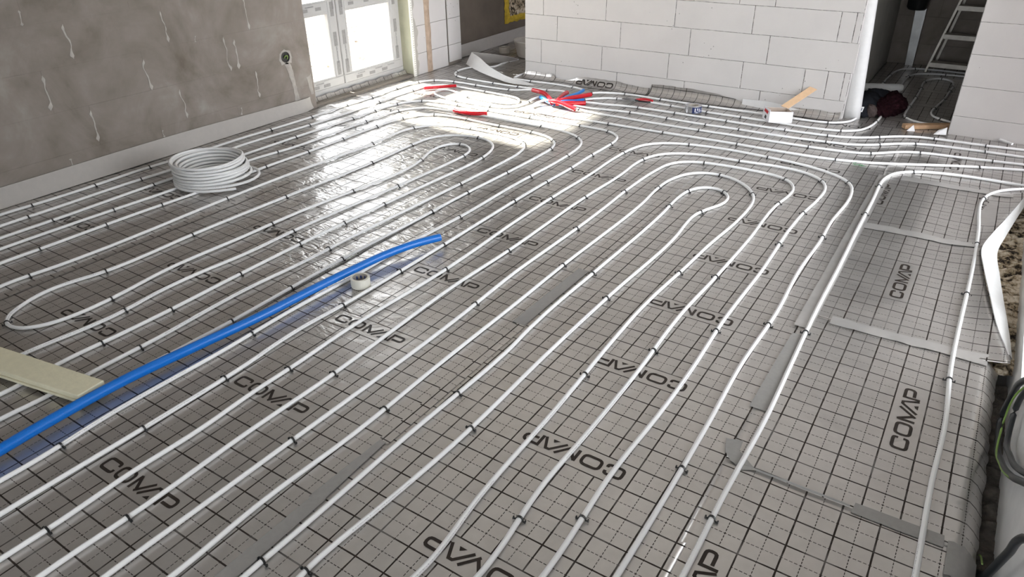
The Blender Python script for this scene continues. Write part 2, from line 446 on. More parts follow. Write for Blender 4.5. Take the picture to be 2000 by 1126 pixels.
# --- grey wall with the window (x = LW); blocks of 24 cm courses under a thin cement skim
wl = MB()
wl.box(-4.16, LW - 0.002, -3.0, 2.34, -0.12, CEIL).box(-4.16, LW - 0.010, 2.34, 3.55, 2.20, CEIL)
wl.box(-4.16, LW - 0.010, 2.34, 3.55, -0.12, 0.02).box(-4.16, LW - 0.010, 3.55, 4.28, -0.12, CEIL)
struct(MB().box(-4.28, -3.99, 4.28, 7.0, -0.12, CEIL).build('wall_recess', BROWNWALL))
WHITE_EPS = simple('white_facade_board', (0.80, 0.79, 0.77), 0.8)
wall_left = struct(wl.build('wall_left', PLASTER_J))
MB().box(-4.34, -4.16, 3.48, 4.28, -0.2, 2.7).build('facade_board', WHITE_EPS, wall_left)
zs = [-0.05] + [0.19 + 0.24 * k for k in range(11)]
jb = {}
for ci in range(len(zs) - 1):
    z0, z1 = zs[ci], min(zs[ci + 1], CEIL)
    off = 0.40 if ci % 2 == 0 else 0.60
    ys = sorted(set([-3.0, 2.34] + [round(off + 0.605 * k, 3) for k in range(-7, 5) if -2.95 < off + 0.605 * k < 2.28]))
    for a, b in zip(ys[:-1], ys[1:]):
        put_block(wall_left, 'y', LW, a, b, max(z0, -0.04), z1, 0.0006, PLASTER, float(RNG.uniform(-0.0005, 0.0005)))
for a, b in ((2.34, 2.95), (2.95, 3.55)):
    for z0 in (2.20, 2.45): put_block(wall_left, 'y', LW, a, b, z0, z0 + 0.25, 0.0012, PLASTER)
# pier beyond the window: bare white blocks with a filled chase
for ci in range(len(zs) - 1):
    z0, z1 = max(zs[ci], 0.0), min(zs[ci + 1], CEIL)
    put_block(wall_left, 'y', LW, 3.58, 3.745, z0, z1, 0.003, BLOCK, 0.001)
    put_block(wall_left, 'y', LW, 3.815, 4.06, z0, z1, 0.003, BLOCK, 0.001)
    zb0 = z0 + 0.03 if ci == 0 else z0
    put_block(wall_left, 'y', LW, 4.068, 4.262, zb0, z1, 0.003, BLOCK, 0.012)
# filled chase between the blocks
v = []; f = []
N = 60
for i in range(N + 1):
    z = 0.0 + i * 2.6 / N
    for y in (3.742 + 0.006 * vnoise(z * 9, 1.3), 3.78, 3.818 + 0.006 * vnoise(z * 11, 5.3)):
        v.append((LW + 0.002 + (0.006 if y == 3.78 else 0) , float(y), z))
for i in range(N):
    for k in range(2): f.append((i * 3 + k, i * 3 + k + 1, (i + 1) * 3 + k + 1, (i + 1) * 3 + k))
pydata('mortar_chase', v, f, MORTAR, wall_left)
# window reveal render, ragged at its edge, with the perforated corner bead
MB().box(-4.0, LW + 0.004, 3.545, 3.556, 0.0, 2.2).build('reveal_render', REVEAL, wall_left)
v = []; f = []
N = 90
for i in range(N + 1):
    z = 0.0 + i * 2.2 / N
    e = 3.615 + 0.022 * float(vnoise(z * 13, 2.2)) + 0.012 * float(vnoise(z * 41, 7.2)) + (0.02 if 0.62 < z < 0.95 else 0) * 0 - (0.02 if z > 0.5 else 0)
    v += [(LW + 0.006, 3.548, z), (LW + 0.005, e, z), (LW - 0.008, e + 0.002, z)]
for i in range(N):
    for k in range(2): f.append((i * 3 + k, i * 3 + k + 1, (i + 1) * 3 + k + 1, (i + 1) * 3 + k))
pydata('rendered_edge', v, f, RENDER_M, wall_left)
bead = MB().box(LW - 0.004, LW + 0.008, 3.541, 3.552, 0.0, 2.2).box(LW + 0.0062, LW + 0.0082, 3.552, 3.572, 0.0, 2.2).build('corner_bead', BEAD, wall_left)
m = MB()
for k in range(110):
    z = 0.01 + k * 0.02; m.box(LW + 0.0082, LW + 0.0088, 3.557, 3.563, z, z + 0.008)
m.build('bead_hole', JOINT, bead)
# adhesive squeezed out of the upright joints
drips = [(0.39, .91, .99, .009), (0.60, .70, .89, .012), (1.205, .69, .88, .009), (1.825, .67, .90, .010), (1.615, .43, .66, .009), (1.695, .43, .63, .013), (0.395, .45, .645, .014),
         (1.005, .43, .62, .013), (0.60, .21, .40, .013), (1.205, .20, .395, .009), (1.02, .12, .17, .010), (1.82, .20, .39, .010), (1.63, .115, .17, .009), (0.40, .11, .16, .012),
         (2.02, .0, .0, 0), (1.40, .66, .70, .008), (1.85, .955, 1.02, .008), (2.2, .915, 1.0, .008)]
for i, (y, z0, z1, w) in enumerate(drips):
    if z1 <= z0: continue
    v = []; f = []; n = 26
    for k in range(n + 1):
        t = k / n; z = z0 + (z1 - z0) * t
        ww = w * (0.16 + 0.30 * abs(float(vnoise(z * 31, i * 3.1))) + 0.75 * math.exp(-((t - 0.10) / 0.09) ** 2) + 0.45 * math.exp(-((t - 0.90) / 0.07) ** 2)) * min(1, 9 * t + .15, 9 * (1 - t) + .15)
        cy = y + 0.011 * float(vnoise(z * 14, i * 7.7)) + 0.006 * float(vnoise(z * 40, i * 5.1))
        v += [(LW + 0.001, cy - ww, z), (LW + 0.001 + 0.5 * ww, cy, z), (LW + 0.001, cy + ww, z)]
    for k in range(n):
        for q in range(2): f.append((k * 3 + q, k * 3 + q + 1, (k + 1) * 3 + q + 1, (k + 1) * 3 + q))
    pydata('adhesive_drip', v, f, DRIP, wall_left, smooth=True)
def smear(pts, seed, amp=0.006):
    # filler with a feathered outline
    out = []
    n = len(pts)
    for i in range(n):
        a = np.array(pts[i]); b = np.array(pts[(i + 1) % n])
        for k in range(5):
            p = a + (b - a) * k / 5; out.append((p[0] + amp * float(vnoise(p[0] * 60, p[1] * 60, seed)), p[1] + amp * float(vnoise(p[0] * 55, p[1] * 55, seed + 1))))
    pydata('filler_patch', [(LW + 0.002, y, z) for y, z in out], [tuple(range(len(out)))], FILLER, wall_left)
FILLER = simple('pale_filler', (0.38, 0.35, 0.32), 0.85, var=0.16, scale=25)
# filler patch below the electrical box, and at the foot of the reveal
smear([(2.05, .47), (2.105, .492), (2.16, .47), (2.165, .42), (2.15, .385), (2.06, .385), (2.045, .43)], 1)
smear([(2.09, .39), (2.14, .39), (2.155, .31), (2.165, .20), (2.185, .10), (2.135, .10), (2.135, .2), (2.115, .29)], 3)
smear([(2.275, .25), (2.325, .27), (2.325, .11), (2.30, .11), (2.285, .2)], 5)

# --- white block wall (y = FW)
wf = MB()
wf.box(-2.99, -0.25, FW + 0.006, FW + 0.24, -0.12, CEIL)
wall_far = struct(wf.build('wall_far', JOINT))
cz = [0.0, 0.135, 0.335, 0.54, 0.74, 0.94] + [0.94 + 0.2 * k for k in range(1, 9)] + [CEIL]
cj = {0: [-2.67, -2.07, -1.47, -0.86], 1: [-2.82, -2.22, -1.62, -1.02, -0.56, -0.40, -0.29], 2: [-2.66, -2.06, -1.46, -0.85],
      3: [-2.80, -2.20, -1.60, -0.99, -0.39, -0.29], 4: [-2.66, -2.06, -1.46, -1.11, -0.85]}
for ci in range(len(cz) - 1):
    js = cj.get(ci, [(-2.66 if ci % 2 == 0 else -2.80) + 0.6 * k for k in range(4)])
    xs = [-2.99] + js + [-0.25]
    if ci == 2: xs[-1] = -0.232
    for a, b in zip(xs[:-1], xs[1:]):
        put_block(wall_far, 'x', FW, a, b, cz[ci], cz[ci + 1], 0.0046, BLOCK, float(RNG.uniform(-0.0015, 0.0015)), gz=0.0026)
# the cut end of that wall, in the doorway
MB().box(-0.262, -0.248, FW + 0.012, FW + 0.24, 0, CEIL).build('end_face', BLOCK, wall_far)
MB().box(-2.992, -2.98, FW + 0.012, FW + 0.24, 0, CEIL).build('end_face', BLOCK, wall_far)

# --- block wall on the other side of the doorway
wr = MB().box(0.44, 2.7, FW + 0.026, FW + 0.26, -0.12, CEIL)
wall_right = struct(wr.build('wall_right', JOINT))
for ci in range(len(cz) - 1):
    xs = [0.44] + [x for x in ((1.04, 1.64, 2.24) if ci % 2 else (1.34, 1.94, 2.54))] + [2.7]
    for a, b in zip(xs[:-1], xs[1:]):
        put_block(wall_right, 'x', FW + 0.02, a, b, cz[ci] - 0.004, cz[ci + 1] - 0.004, 0.0020, BLOCK_R, float(RNG.uniform(-0.001, 0.001)))
MB().box(0.438, 0.45, FW + 0.03, FW + 0.26, 0, CEIL).build('end_face', BLOCK, wall_right)
struct(MB().box(-0.24, 0.44, FW + 0.01, FW + 0.25, 2.05, CEIL).build('trim_1', BLOCK))     # lintel of the doorway

# --- dim room behind the doorway
struct(MB().box(-0.40, -0.285, FW + 0.24, 6.3, -0.12, CEIL).build('wall_inner', RENDER_M))
wb = struct(MB().box(-0.4, 1.7, 6.30, 6.5, -0.12, CEIL).build('wall_rear', PLASTER_J))
for ci in range(len(zs) - 1):
    for x0 in (-0.285, 0.06, 0.66, 1.26):
        x1 = {-0.285: 0.06}.get(x0, x0 + 0.6) - (0.0 if ci % 2 else 0.0)
        put_block(wb, 'x', 6.292, x0 + (0.3 if ci % 2 and x0 > -0.2 else 0), min(x1 + (0.3 if ci % 2 else 0), 1.7), max(zs[ci], 0), min(zs[ci + 1], CEIL), 0.002, PLASTER)
struct(MB().box(1.7, 1.8, FW + 0.24, 6.5, -0.12, CEIL).build('wall_side', PLASTER))
# --- room behind the pier
struct(MB().box(-4.28, -0.4, 7.0, 7.2, -0.12, 0.9).box(-4.28, -0.4, 7.0, 7.2, 0.9, CEIL).build('wall_end', PLASTER))

# --- terrace side (x = 0.93): white door bottoms, glass above, sunless sky outside
tb = struct(MB().box(0.935, 1.06, -3.0, 0.95, -0.12, 0.30).box(0.935, 1.06, 0.95, 3.10, -0.12, 0.07).build('door_1', DOORPVC))
MB().box(0.935, 1.06, -3.0, 3.10, 2.35, CEIL).build('door_lintel', PLASTER, tb)
MB().box(0.935, 1.06, -3.0, 0.30, 0.30, 2.35).build('light_blocking_wall', PLASTER, tb)  # unseen solid wall, added to cut the light from the terrace glazing
for y in (0.30, 1.62, 3.02): MB().box(0.95, 1.03, y, y + 0.08, 0.30 if y < .5 else .07, 2.35).build('door_post', PVC, tb)
for y, w_, zb in ((0.38, 0.57, .30), (0.95, .67, .07), (1.70, 1.32, .07)): MB().box(0.99, 0.996, y, y + w_, zb, 2.35).build('pane', GLASS, tb)
struct(MB().box(2.7, 2.8, 3.10, 4.1, -0.12, 0.02).build('door_2', CONC))
struct(MB().box(1.06, 2.8, 2.9, 3.10, -0.12, CEIL).build('wall_passage', PLASTER))

# --- window in the grey wall: two sashes with a mid rail each
w1 = struct(MB().box(-4.06, -3.985, 2.30, 3.545, 0.025, 0.085).box(-4.06, -3.985, 2.30, 3.545, 2.14, 2.20)
            .box(-4.06, -3.985, 2.30, 2.345, 0.085, 2.14).box(-4.06, -3.985, 3.50, 3.545, 0.085, 2.14).build('window_1', PVC, bevel=0.004, seg=1))
for (y0, y1) in ((2.345, 2.775), (2.785, 3.50)):
    s = MB()
    s.box(-4.045, -3.968, y0, y1, 0.085, 0.155).box(-4.045, -3.968, y0, y1, 2.07, 2.14).box(-4.045, -3.968, y0 + 0.0855, y1 - 0.0855, 0.665, 0.745)
    s.box(-4.045, -3.968, y0, y0 + 0.085, 0.155, 2.07).box(-4.045, -3.968, y1 - 0.085, y1, 0.155, 2.07)
    sash = s.build('sash', PVC, w1, bevel=0.005, seg=1)
    for (z0, z1) in ((0.155, 0.665), (0.745, 2.07)):
        MB().box(-4.012, -4.006, y0 + 0.08, y1 - 0.08, z0 - 0.004, z1 + 0.004).build('pane', GLASS, sash)
        MB().box(-4.003, -3.972, y0 + 0.085, y0 + 0.097, z0, z1).box(-4.003, -3.972, y1 - 0.097, y1 - 0.085, z0, z1).box(-4.003, -3.972, y0 + 0.097, y1 - 0.097, z0, z0 + 0.012).box(-4.003, -3.972, y0 + 0.097, y1 - 0.097, z1 - 0.012, z1).build('glazing_bead', PVC, sash)
MB().box(-4.06, -3.955, 2.30, 3.545, 0.005, 0.03).build('window_sill', PVC, w1, bevel=0.004, seg=1)
# printed protective film on the sashes
fx = -3.9675
def film_strip(y0, y1, z0, z1): MB().box(fx, fx + 0.0006, y0, y1, z0, z1).build('protective_film', PVC_FILM, w1)
for y in (2.70, 2.80, 3.43):
    for k in range(9): film_strip(y + 0.012, y + 0.05, 0.17 + 0.23 * k, 0.17 + 0.23 * k + 0.11)
for y0 in (2.42, 2.54, 2.92, 3.08, 3.24): film_strip(y0, y0 + 0.07, 0.10, 0.125)
for y0 in (2.42, 2.56, 2.92, 3.1, 3.3): film_strip(y0, y0 + 0.06, 0.69, 0.715)
_font_cache = {}
def text_mesh(s):
    if s not in _font_cache:
        cu = bpy.data.curves.new('lettering', 'FONT'); cu.body = s; cu.size = 1.0; cu.align_x = 'CENTER'; cu.align_y = 'CENTER'
        o = bpy.data.objects.new('lettering', cu); COL.objects.link(o)
        dg = bpy.context.evaluated_depsgraph_get()
        me = bpy.data.meshes.new_from_object(o.evaluated_get(dg)); bpy.data.objects.remove(o); bpy.data.curves.remove(cu)
        _font_cache[s] = me
    return _font_cache[s]
def lettering(s, mat, parent, loc, right, up, size, name='lettering'):
    me = text_mesh(s).copy(); me.materials.clear(); me.materials.append(mat)
    o = bpy.data.objects.new(name, me); COL.objects.link(o); o.parent = parent
    R = Vector(right).normalized(); U = Vector(up).normalized(); N = R.cross(U)
    M = Matrix(((R.x * size, U.x * size, N.x * size, loc[0]), (R.y * size, U.y * size, N.y * size, loc[1]), (R.z * size, U.z * size, N.z * size, loc[2]), (0, 0, 0, 1)))
    if parent is not None and parent.type == 'EMPTY': o.matrix_parent_inverse = Matrix.Translation(-Vector(parent.location))
    o.matrix_basis = M
    return o
for y in (2.732, 2.832, 3.462):
    for k in range(5): lettering('SALAMANDER', FRAME_INK, w1, (fx + 0.0009, y + 0.012 * (k % 2), 0.33 + 0.42 * k), (0, 0, -1), (0, 1, 0), 0.021)
for y in (2.50, 2.98, 3.20, 3.36):
    lettering('SALAMANDER', FRAME_INK, w1, (fx + 0.0009, y, 0.137), (0, 1, 0), (0, 0, 1), 0.014)
    lettering('SALAMANDER', FRAME_INK, w1, (fx + 0.0009, y, 0.725), (0, 1, 0), (0, 0, 1), 0.014)

# --- outside: stony ground and a bank beyond the window, terrace slab on the other side
v = []; f = []
nx, ny = 60, 70
for j in range(ny + 1):
    for i in range(nx + 1):
        x = -4.2 - 9.0 * i / nx; y = -3.5 + 13 * j / ny
        d = -4.2 - x
        z = -0.25 + 0.10 * float(vnoise(x * 1.7, y * 1.7, 3)) + 0.05 * float(vnoise(x * 5, y * 5, 4)) + max(0, d - 2.2) * 0.22 * (1 + 0.3 * float(vnoise(x * .8, y * .8, 9)))
        if d < 0.4: z = -0.25
        v.append((x, y, z))
for j in range(ny):
    for i in range(nx):
        a = j * (nx + 1) + i; f.append((a, a + nx + 1, a + nx + 2, a + 1))
struct(pydata('ground', v, f, SOIL, None, smooth=True))
v = []; f = []
for k in range(420):
    cx = -4.5 - 3.2 * random.random() ** 1.2; cy = 1.2 + 5.0 * random.random(); r = random.uniform(0.010, 0.038)
    b = len(v); pts = []
    for (dx, dy, dz) in ((1, 0, 0), (-1, 0, 0), (0, 1, 0), (0, -1, 0), (0, 0, 1), (0, 0, -1)):
        s = r * random.uniform(.6, 1.2); pts.append((cx + dx * s, cy + dy * s, -0.2 + dz * s * .7 + max(0, -6.4 - cx) * 0.22))
    v += pts
    for q in ((0, 2, 4), (2, 1, 4), (1, 3, 4), (3, 0, 4), (2, 0, 5), (1, 2, 5), (3, 1, 5), (0, 3, 5)): f.append(tuple(b + i for i in q))
tag(pydata('rubble', v, f, simple('pale_stone', (0.5, 0.45, 0.38), 0.9, var=0.25, scale=9), None), 'pale stones strewn on the ground outside the window', 'stones', kind='stuff')
struct(MB().box(1.06, 9.0, -9, 9, -0.45, -0.2).build('terrace', CONC))
# ------------------------------------------------------------------ insulation rolls on the floor
CREST = np.array([(0.93, 3.08), (0.912, 3.0), (0.83, 2.57), (0.79, 2.35), (0.758, 2.14), (0.78, 1.92), (0.815, 1.68), (0.866, 1.39), (0.905, 1.235), (0.91, 1.2)])
def crest_x(y):
    return np.interp(y, CREST[::-1, 1], CREST[::-1, 0])
def h_main(x, y):
    """height of the film: gentle swells, firmer puckers in the two rolls nearest the grey wall"""
    x = np.asarray(x, float); y = np.asarray(y, float)
    z = 0.0011 * vnoise(x * 3.1, y * 3.1, 1) + 0.0008 * vnoise(x * 9, y * 7, 2)
    m = np.clip((-x - 0.9) / 0.9, 0, 1) * np.clip((y + 0.2) / 0.9, 0, 1)
    z = z + m * (0.0026 * vnoise(x * 15, y * 10, 5) + 0.0014 * vnoise(x * 34, y * 28, 6))
    return z
def h_right(x, y):
    z = 0.0040 * vnoise(np.asarray(x) * 4.3, np.asarray(y) * 6.5, 11) + 0.0016 * vnoise(np.asarray(x) * 9, np.asarray(y) * 16, 12)
    return z

def stroke(pts, w, closed=False):
    P = [Vector((p[0], p[1])) for p in pts]; n = len(P); L = []; R = []
    for i in range(n):
        a = P[i - 1] if (i or closed) else None; b = P[(i + 1) % n] if (i < n - 1 or closed) else None
        d0 = (P[i] - a).normalized() if a is not None else None; d1 = (b - P[i]).normalized() if b is not None else None
        if d0 is None: d0 = d1
        if d1 is None: d1 = d0
        n0 = Vector((-d0.y, d0.x)); n1 = Vector((-d1.y, d1.x)); mm = (n0 + n1)
        mm = mm.normalized() if mm.length > 1e-6 else n0
        k = min(1.0 / max(mm.dot(n0), 0.35), 2.2)
        L.append(P[i] + mm * w / 2 * k); R.append(P[i] - mm * w / 2 * k)
    v = [tuple(p) for p in L] + [tuple(p) for p in R]; f = []
    for i in range(n if closed else n - 1):
        j = (i + 1) % n; f.append((i, n + i, n + j, j))
    return v, f
def rounded(pts, r=0.16, n=3, closed=False):
    out = []; m = len(pts)
    for i, p in enumerate(pts):
        if not closed and i in (0, m - 1): out.append(p); continue
        P = Vector(p); A = Vector(pts[i - 1]); B = Vector(pts[(i + 1) % m])
        a = P + (A - P).normalized() * min(r, (A - P).length * .45); b = P + (B - P).normalized() * min(r, (B - P).length * .45)
        for k in range(n + 1):
            t = k / n; out.append(tuple((1 - t) ** 2 * a + 2 * t * (1 - t) * P + t * t * b))
    return out
def logo_polys():
    v = []; f = []
    def add(vf, dx):
        b = len(v); v.extend((p[0] + dx, p[1]) for p in vf[0]); f.extend(tuple(i + b for i in q) for q in vf[1])
    w = 0.20; e = w / 2
    add(stroke(rounded([(1.12, .64), (1.12, 1 - e), (e, 1 - e), (e, e), (1.12, e), (1.12, .36)], .24), w), 0)
    add(stroke(rounded([(1.26, 1 - e), (1.26, e), (e, e), (e, 1 - e)], .30, 4, True), w, True), 1.40)
    add(stroke([(e, 0), (e, 1.0)], w), 2.95); add(stroke([(e * .9, .98), (.70, .10)], w), 2.95); add(stroke([(.58, .02), (1.38, 1.0)], w * .92), 2.95)
    add(stroke([(.02, 0), (.82, 1 - e), (1.06, 1 - e), (1.44, 0)], w * .92), 3.90)
    add(([(.50, 0), (.98, 0), (.84, .26)], [(0, 1, 2)]), 3.90)
    add(stroke([(e, 0), (e, 1.0)], w), 5.42); add(stroke(rounded([(e, 1 - e), (1.12, 1 - e), (1.12, .36), (.28, .36)], .24), w), 5.42)
    return v, f, 6.6
LOGO = logo_polys()

def logo(parent, cx, cy, ang, hf, z0=0.0, height=0.053):
    v, f, W = LOGO; c, s = math.cos(ang), math.sin(ang)
    me = bpy.data.meshes.new('logo_print')
    P = np.array([((x - W / 2) * height, (y - 0.5) * height) for x, y in v])
    X = cx + c * P[:, 0] - s * P[:, 1]; Y = cy + s * P[:, 0] + c * P[:, 1]
    Z = hf(X, Y) + z0 + 0.0007
    me.from_pydata([tuple(map(float, p)) for p in zip(X, Y, Z)], [], f)
    bm = bmesh.new(); bm.from_mesh(me)
    bmesh.ops.recalc_face_normals(bm, faces=bm.faces[:])
    for fa in bm.faces:
        if fa.normal.z < 0: fa.normal_flip()
    bm.to_mesh(me); bm.free()
    return link_mesh('logo_print', me, INK, parent)

def sheet(label, x0, x1, y0, y1, hf, uc, vc, swap=False, z0=0.0, step=0.02, lip=0.004, edge=None, xedge=None):
    """one printed roll; uc/vc: centre of one logo across/along the roll; swap: roll runs along x"""
    nx = max(2, int(round((x1 - x0) / step))); ny = max(2, int(round((y1 - y0) / step)))
    ys = np.linspace(y0, y1, ny + 1); tx = np.linspace(0, 1, nx + 1)
    TX, Y = np.meshgrid(tx, ys)
    xr = np.full_like(ys, x1) if xedge is None else xedge(ys)
    xl = x0 + 0.0012 * vnoise(ys * 14, ys * 0 + x0, 21)
    X = xl[:, None] + TX * (xr - xl)[:, None]
    Z = hf(X, Y) + z0
    if edge is not None: Z = Z + edge(X, Y)
    V = np.stack([X, Y, Z], -1).reshape(-1, 3)
    UV = np.stack([Y - uc, X - vc], -1) if swap else np.stack([X - uc, Y - vc], -1)
    UV = UV.reshape(-1, 2)
    idx = np.arange((nx + 1) * (ny + 1)).reshape(ny + 1, nx + 1)
    F = np.stack([idx[:-1, :-1], idx[:-1, 1:], idx[1:, 1:], idx[1:, :-1]], -1).reshape(-1, 4).tolist()
    # cut edge of the sheet
    loop = np.r_[idx[0, :], idx[1:, -1], idx[-1, -2::-1], idx[-2:0:-1, 0]]
    b = len(V); V = np.vstack([V, V[loop] - [0, 0, lip]]); UV = np.vstack([UV, UV[loop]])
    n = len(loop)
    F += [(int(loop[i]), b + i, b + (i + 1) % n, int(loop[(i + 1) % n])) for i in range(n)]
    o = pydata('insulation_sheet', V, F, FILM, None, smooth=True, uvs=UV)
    return tag(o, label, 'floor insulation')

def add_logos(o, swap, cx, cy, rng, ang, hf, z0):
    for k in rng:
        if swap: logo(o, cx + 0.5 * k, cy, ang, hf, z0)
        else: logo(o, cx, cy + 0.5 * k, ang, hf, z0)

PI = math.pi
# window recess: the first roll runs into it and turns up below the frame
S1 = sheet('printed foil insulation roll lying against the grey plastered wall', -3.855, -2.78, -2.7, 4.09, h_main, -3.29, 0.08)
add_logos(S1, False, -3.29, 0.08, range(-2, 7), PI, h_main, 0.0)
S2 = sheet('printed foil insulation roll under the looped end of the spiral pipe', -2.805, -1.735, -2.7, 4.07, h_main, -2.265, 0.065, z0=0.0008)
add_logos(S2, False, -2.265, 0.065, (-2, -1, 0, 1, 4, 5, 6, 7), PI, h_main, 0.0008)  # two logos left out to imitate the window glare washing them out
S3 = sheet('printed foil insulation roll under the blue tube, logos reading upright', -1.75, -0.715, -2.7, 4.07, h_main, -1.24, -0.857, z0=0.0016)
add_logos(S3, False, -1.24, -0.857, range(-1, 9), 0.0, h_main, 0.0016)
S4 = sheet('printed foil insulation roll under the innermost pipe bend facing the carton', -0.747, 0.225, -2.7, 4.075, h_main, -0.2, -0.05, z0=0.0024)
add_logos(S4, False, -0.2, -0.05, range(-2, 9), PI, h_main, 0.0024)

def tongue(parent, x0, x1, y0, y1, z, du, dv, uc, vc):
    # loose lip of one roll lying over its neighbour, its print out of step
    n = int((y1 - y0) / .03); v = []; uv = []; f = []
    for i in range(n + 1):
        y = y0 + (y1 - y0) * i / n; w = .0025 * float(vnoise(y * 6, x0, 77))
        for k, x in enumerate((x0 + w, (x0 + x1) / 2, x1 + w)):
            v.append((x, y, float(h_main(x, y)) + z + (.0012 if k < 2 else 0))); uv.append((x - uc + du, y - vc + dv))
    for i in range(n):
        for k in range(2): f.append((3 * i + k, 3 * i + k + 1, 3 * i + k + 4, 3 * i + k + 3))
    return pydata('overlap_lip', v, f, FILM_S, parent, smooth=True, uvs=uv)
tongue(S2, -2.812, -2.772, -1.6, 1.15, .0024, .052, .021, -2.265, 0.065)
tongue(S4, -0.757, -0.716, -0.33, 0.50, .0045, .047, .018, -0.2, -0.05)
tongue(S4, -0.757, -0.716, 1.03, 2.06, .0045, .047, .018, -0.2, -0.05)

def droop(X, Y):
    e = np.clip((X - 0.835) / 0.05, 0, 1); return -0.045 * e * e
def rise(X, Y):
    d = crest_x(Y) - X; return 0.022 * np.clip(1 - d / 0.16, 0, 1) ** 2
def x_low(ys): return 0.888 + 0.004 * vnoise(ys * 30, ys * 0 + 3.0, 31)
S5a = sheet('short cross-laid foil sheet at the near corner below the seam with grey tape', 0.205, 0.885, -2.7, 0.180, h_right, -0.35, 0.30, swap=True, z0=0.0036, edge=droop, xedge=x_low)
add_logos(S5a, True, 0.30, -0.35, (0,), PI / 2, h_right, 0.0036)
S5b = sheet('cross-laid foil sheet with its rounded edge bent down beside the white door frame', 0.205, 0.885, 0.180, 1.185, h_right, 0.6885, 0.6425, swap=True, z0=0.0036, edge=droop, xedge=x_low)
add_logos(S5b, True, 0.6425, 0.6885, (0,), PI / 2, h_right, 0.0036)
S5c = sheet('cross-laid foil sheet with its edge turned up beside the rubble strip', 0.205, 0.8, 1.180, 2.225, h_right, 1.686, 0.49, swap=True, z0=0.0045, edge=rise, xedge=crest_x)
add_logos(S5c, True, 0.49, 1.686, (0,), PI / 2, h_right, 0.0045)
S5d = sheet('cross-laid foil sheet below the pipe that bends towards the terrace', 0.200, 0.8, 2.205, 3.09, h_right, 2.705, 0.2485, swap=True, z0=0.0055, edge=rise, xedge=crest_x)
add_logos(S5d, True, 0.2485, 2.705, (0, 1), PI / 2, h_right, 0.0055)
S5e = sheet('cross-laid foil sheet in the passage in front of the bare block wall', 0.195, 2.68, 3.085, 4.094, h_right, 3.515, 0.545, swap=True, z0=0.0040)
add_logos(S5e, True, 0.545, 3.515, (0, 1, 2), PI / 2, h_right, 0.0040)
S6 = sheet('foil insulation on the floor of the dim room with the stepladder', -0.28, 1.69, 4.07, 6.285, h_right, 0.22, 0.3, z0=0.002)
S7 = sheet('wavy foil insulation on the floor behind the white pier', -3.97, -0.42, 4.08, 6.98, lambda x, y: h_main(x, y) * 2.2 + 0.003 * vnoise(np.asarray(x) * 16, np.asarray(y) * 9, 44), -3.3, 4.3, z0=0.002, step=0.03)

def upturn(parent, pts, name='upturned_edge', uc=0.0, vc=0.0, along='x'):
    """foil bent up against a wall; pts: list of (start xyz, mid xyz, top xyz) sections"""
    nseg = 6; v = []; uv = []; f = []
    s = 0
    for i, (a, b, c) in enumerate(pts):
        a, b, c = map(np.array, (a, b, c)); run = 0; last = None
        for k in range(nseg + 1):
            t = k / nseg; p = (1 - t) ** 2 * a + 2 * t * (1 - t) * b + t * t * c
            if last is not None: run += float(np.linalg.norm(p - last))
            last = p; v.append(p)
            if along == 'x': uv.append((p[0] - uc, a[1] + run - vc))
            else: uv.append((a[0] - run - uc, p[1] - vc))
    w = nseg + 1
    for i in range(len(pts) - 1):
        for k in range(nseg): f.append((i * w + k, (i + 1) * w + k, (i + 1) * w + k + 1, i * w + k + 1))
    return pydata(name, v, f, FILM_S, parent, smooth=True, uvs=uv)

# foil turned up under the window
sec = []
for k in range(25):
    y = 2.36 + k * 1.17 / 24; w_ = 0.006 * math.sin(k * 1.9)
    sec.append(((-3.85, y, 0.001), (-3.945, y, 0.0), (-3.952 + w_ * .3, y, 0.05 + w_)))
upturn(S1, sec, uc=-3.29, vc=0.08, along='y')
# foil turned up along the white block wall, ragged on top
def wall_up(parent, xs, tops, uc, vc, zf=0.0):
    sec = []
    for x, t in zip(xs, tops):
        b = min(0.09, t * 1.1 + 0.02); sec.append(((x, FW - 0.012 - b, zf + 0.002), (x, FW - 0.016, zf), (x, FW - 0.006 - 0.02 * max(0, 0.06 - t), max(t, 0.008))))
    return upturn(parent, sec, uc=uc, vc=vc)
def ragged(xs, key, seed):
    return [float(np.interp(x, [k[0] for k in key], [k[1] for k in key]) + 0.004 * vnoise(x * 23, seed, 3)) for x in xs]
xs = np.arange(-2.985, -1.735, 0.025)
u2 = wall_up(S2, xs, ragged(xs, [(-2.99, .055), (-2.74, .05), (-2.69, .06), (-2.66, .02), (-2.52, .015), (-2.46, .045), (-2.38, .062), (-2.05, .062), (-1.95, .05), (-1.80, .04), (-1.735, .05)], 1.0), -2.265, 0.065, 0.002)
xs = np.arange(-1.742, -0.76, 0.025)
u3 = wall_up(S3, xs, ragged(xs, [(-1.74, .075), (-1.6, .085), (-1.3, .08), (-1.1, .06), (-0.95, .03), (-0.8, .012)], 2.0), -1.24, -0.857, 0.004)
xs = np.arange(-0.66, -0.255, 0.025)
u4 = wall_up(S4, xs, ragged(xs, [(-0.66, .03), (-0.55, .05), (-0.45, .055), (-0.3, .045), (-0.25, .06)], 3.0), -0.2, -0.05, 0.006)
# the logo that has bent up the wall with the second roll
v_, f_, W_ = LOGO
hh = 0.053; P = []
for x, y in v_:
    px_ = -2.262 - (x - W_ / 2) * hh; t = 0.55 - (y - .5) * hh / 0.10
    a = np.array((px_, FW - 0.095, 0.005)); b = np.array((px_, FW - 0.016, 0.002)); c = np.array((px_, FW - 0.007, 0.062))
    p = (1 - t) ** 2 * a + 2 * t * (1 - t) * b + t * t * c; P.append((p[0], p[1] - 0.0018, p[2] + 0.0018))
pydata('logo_print', P, f_, INK, S2)
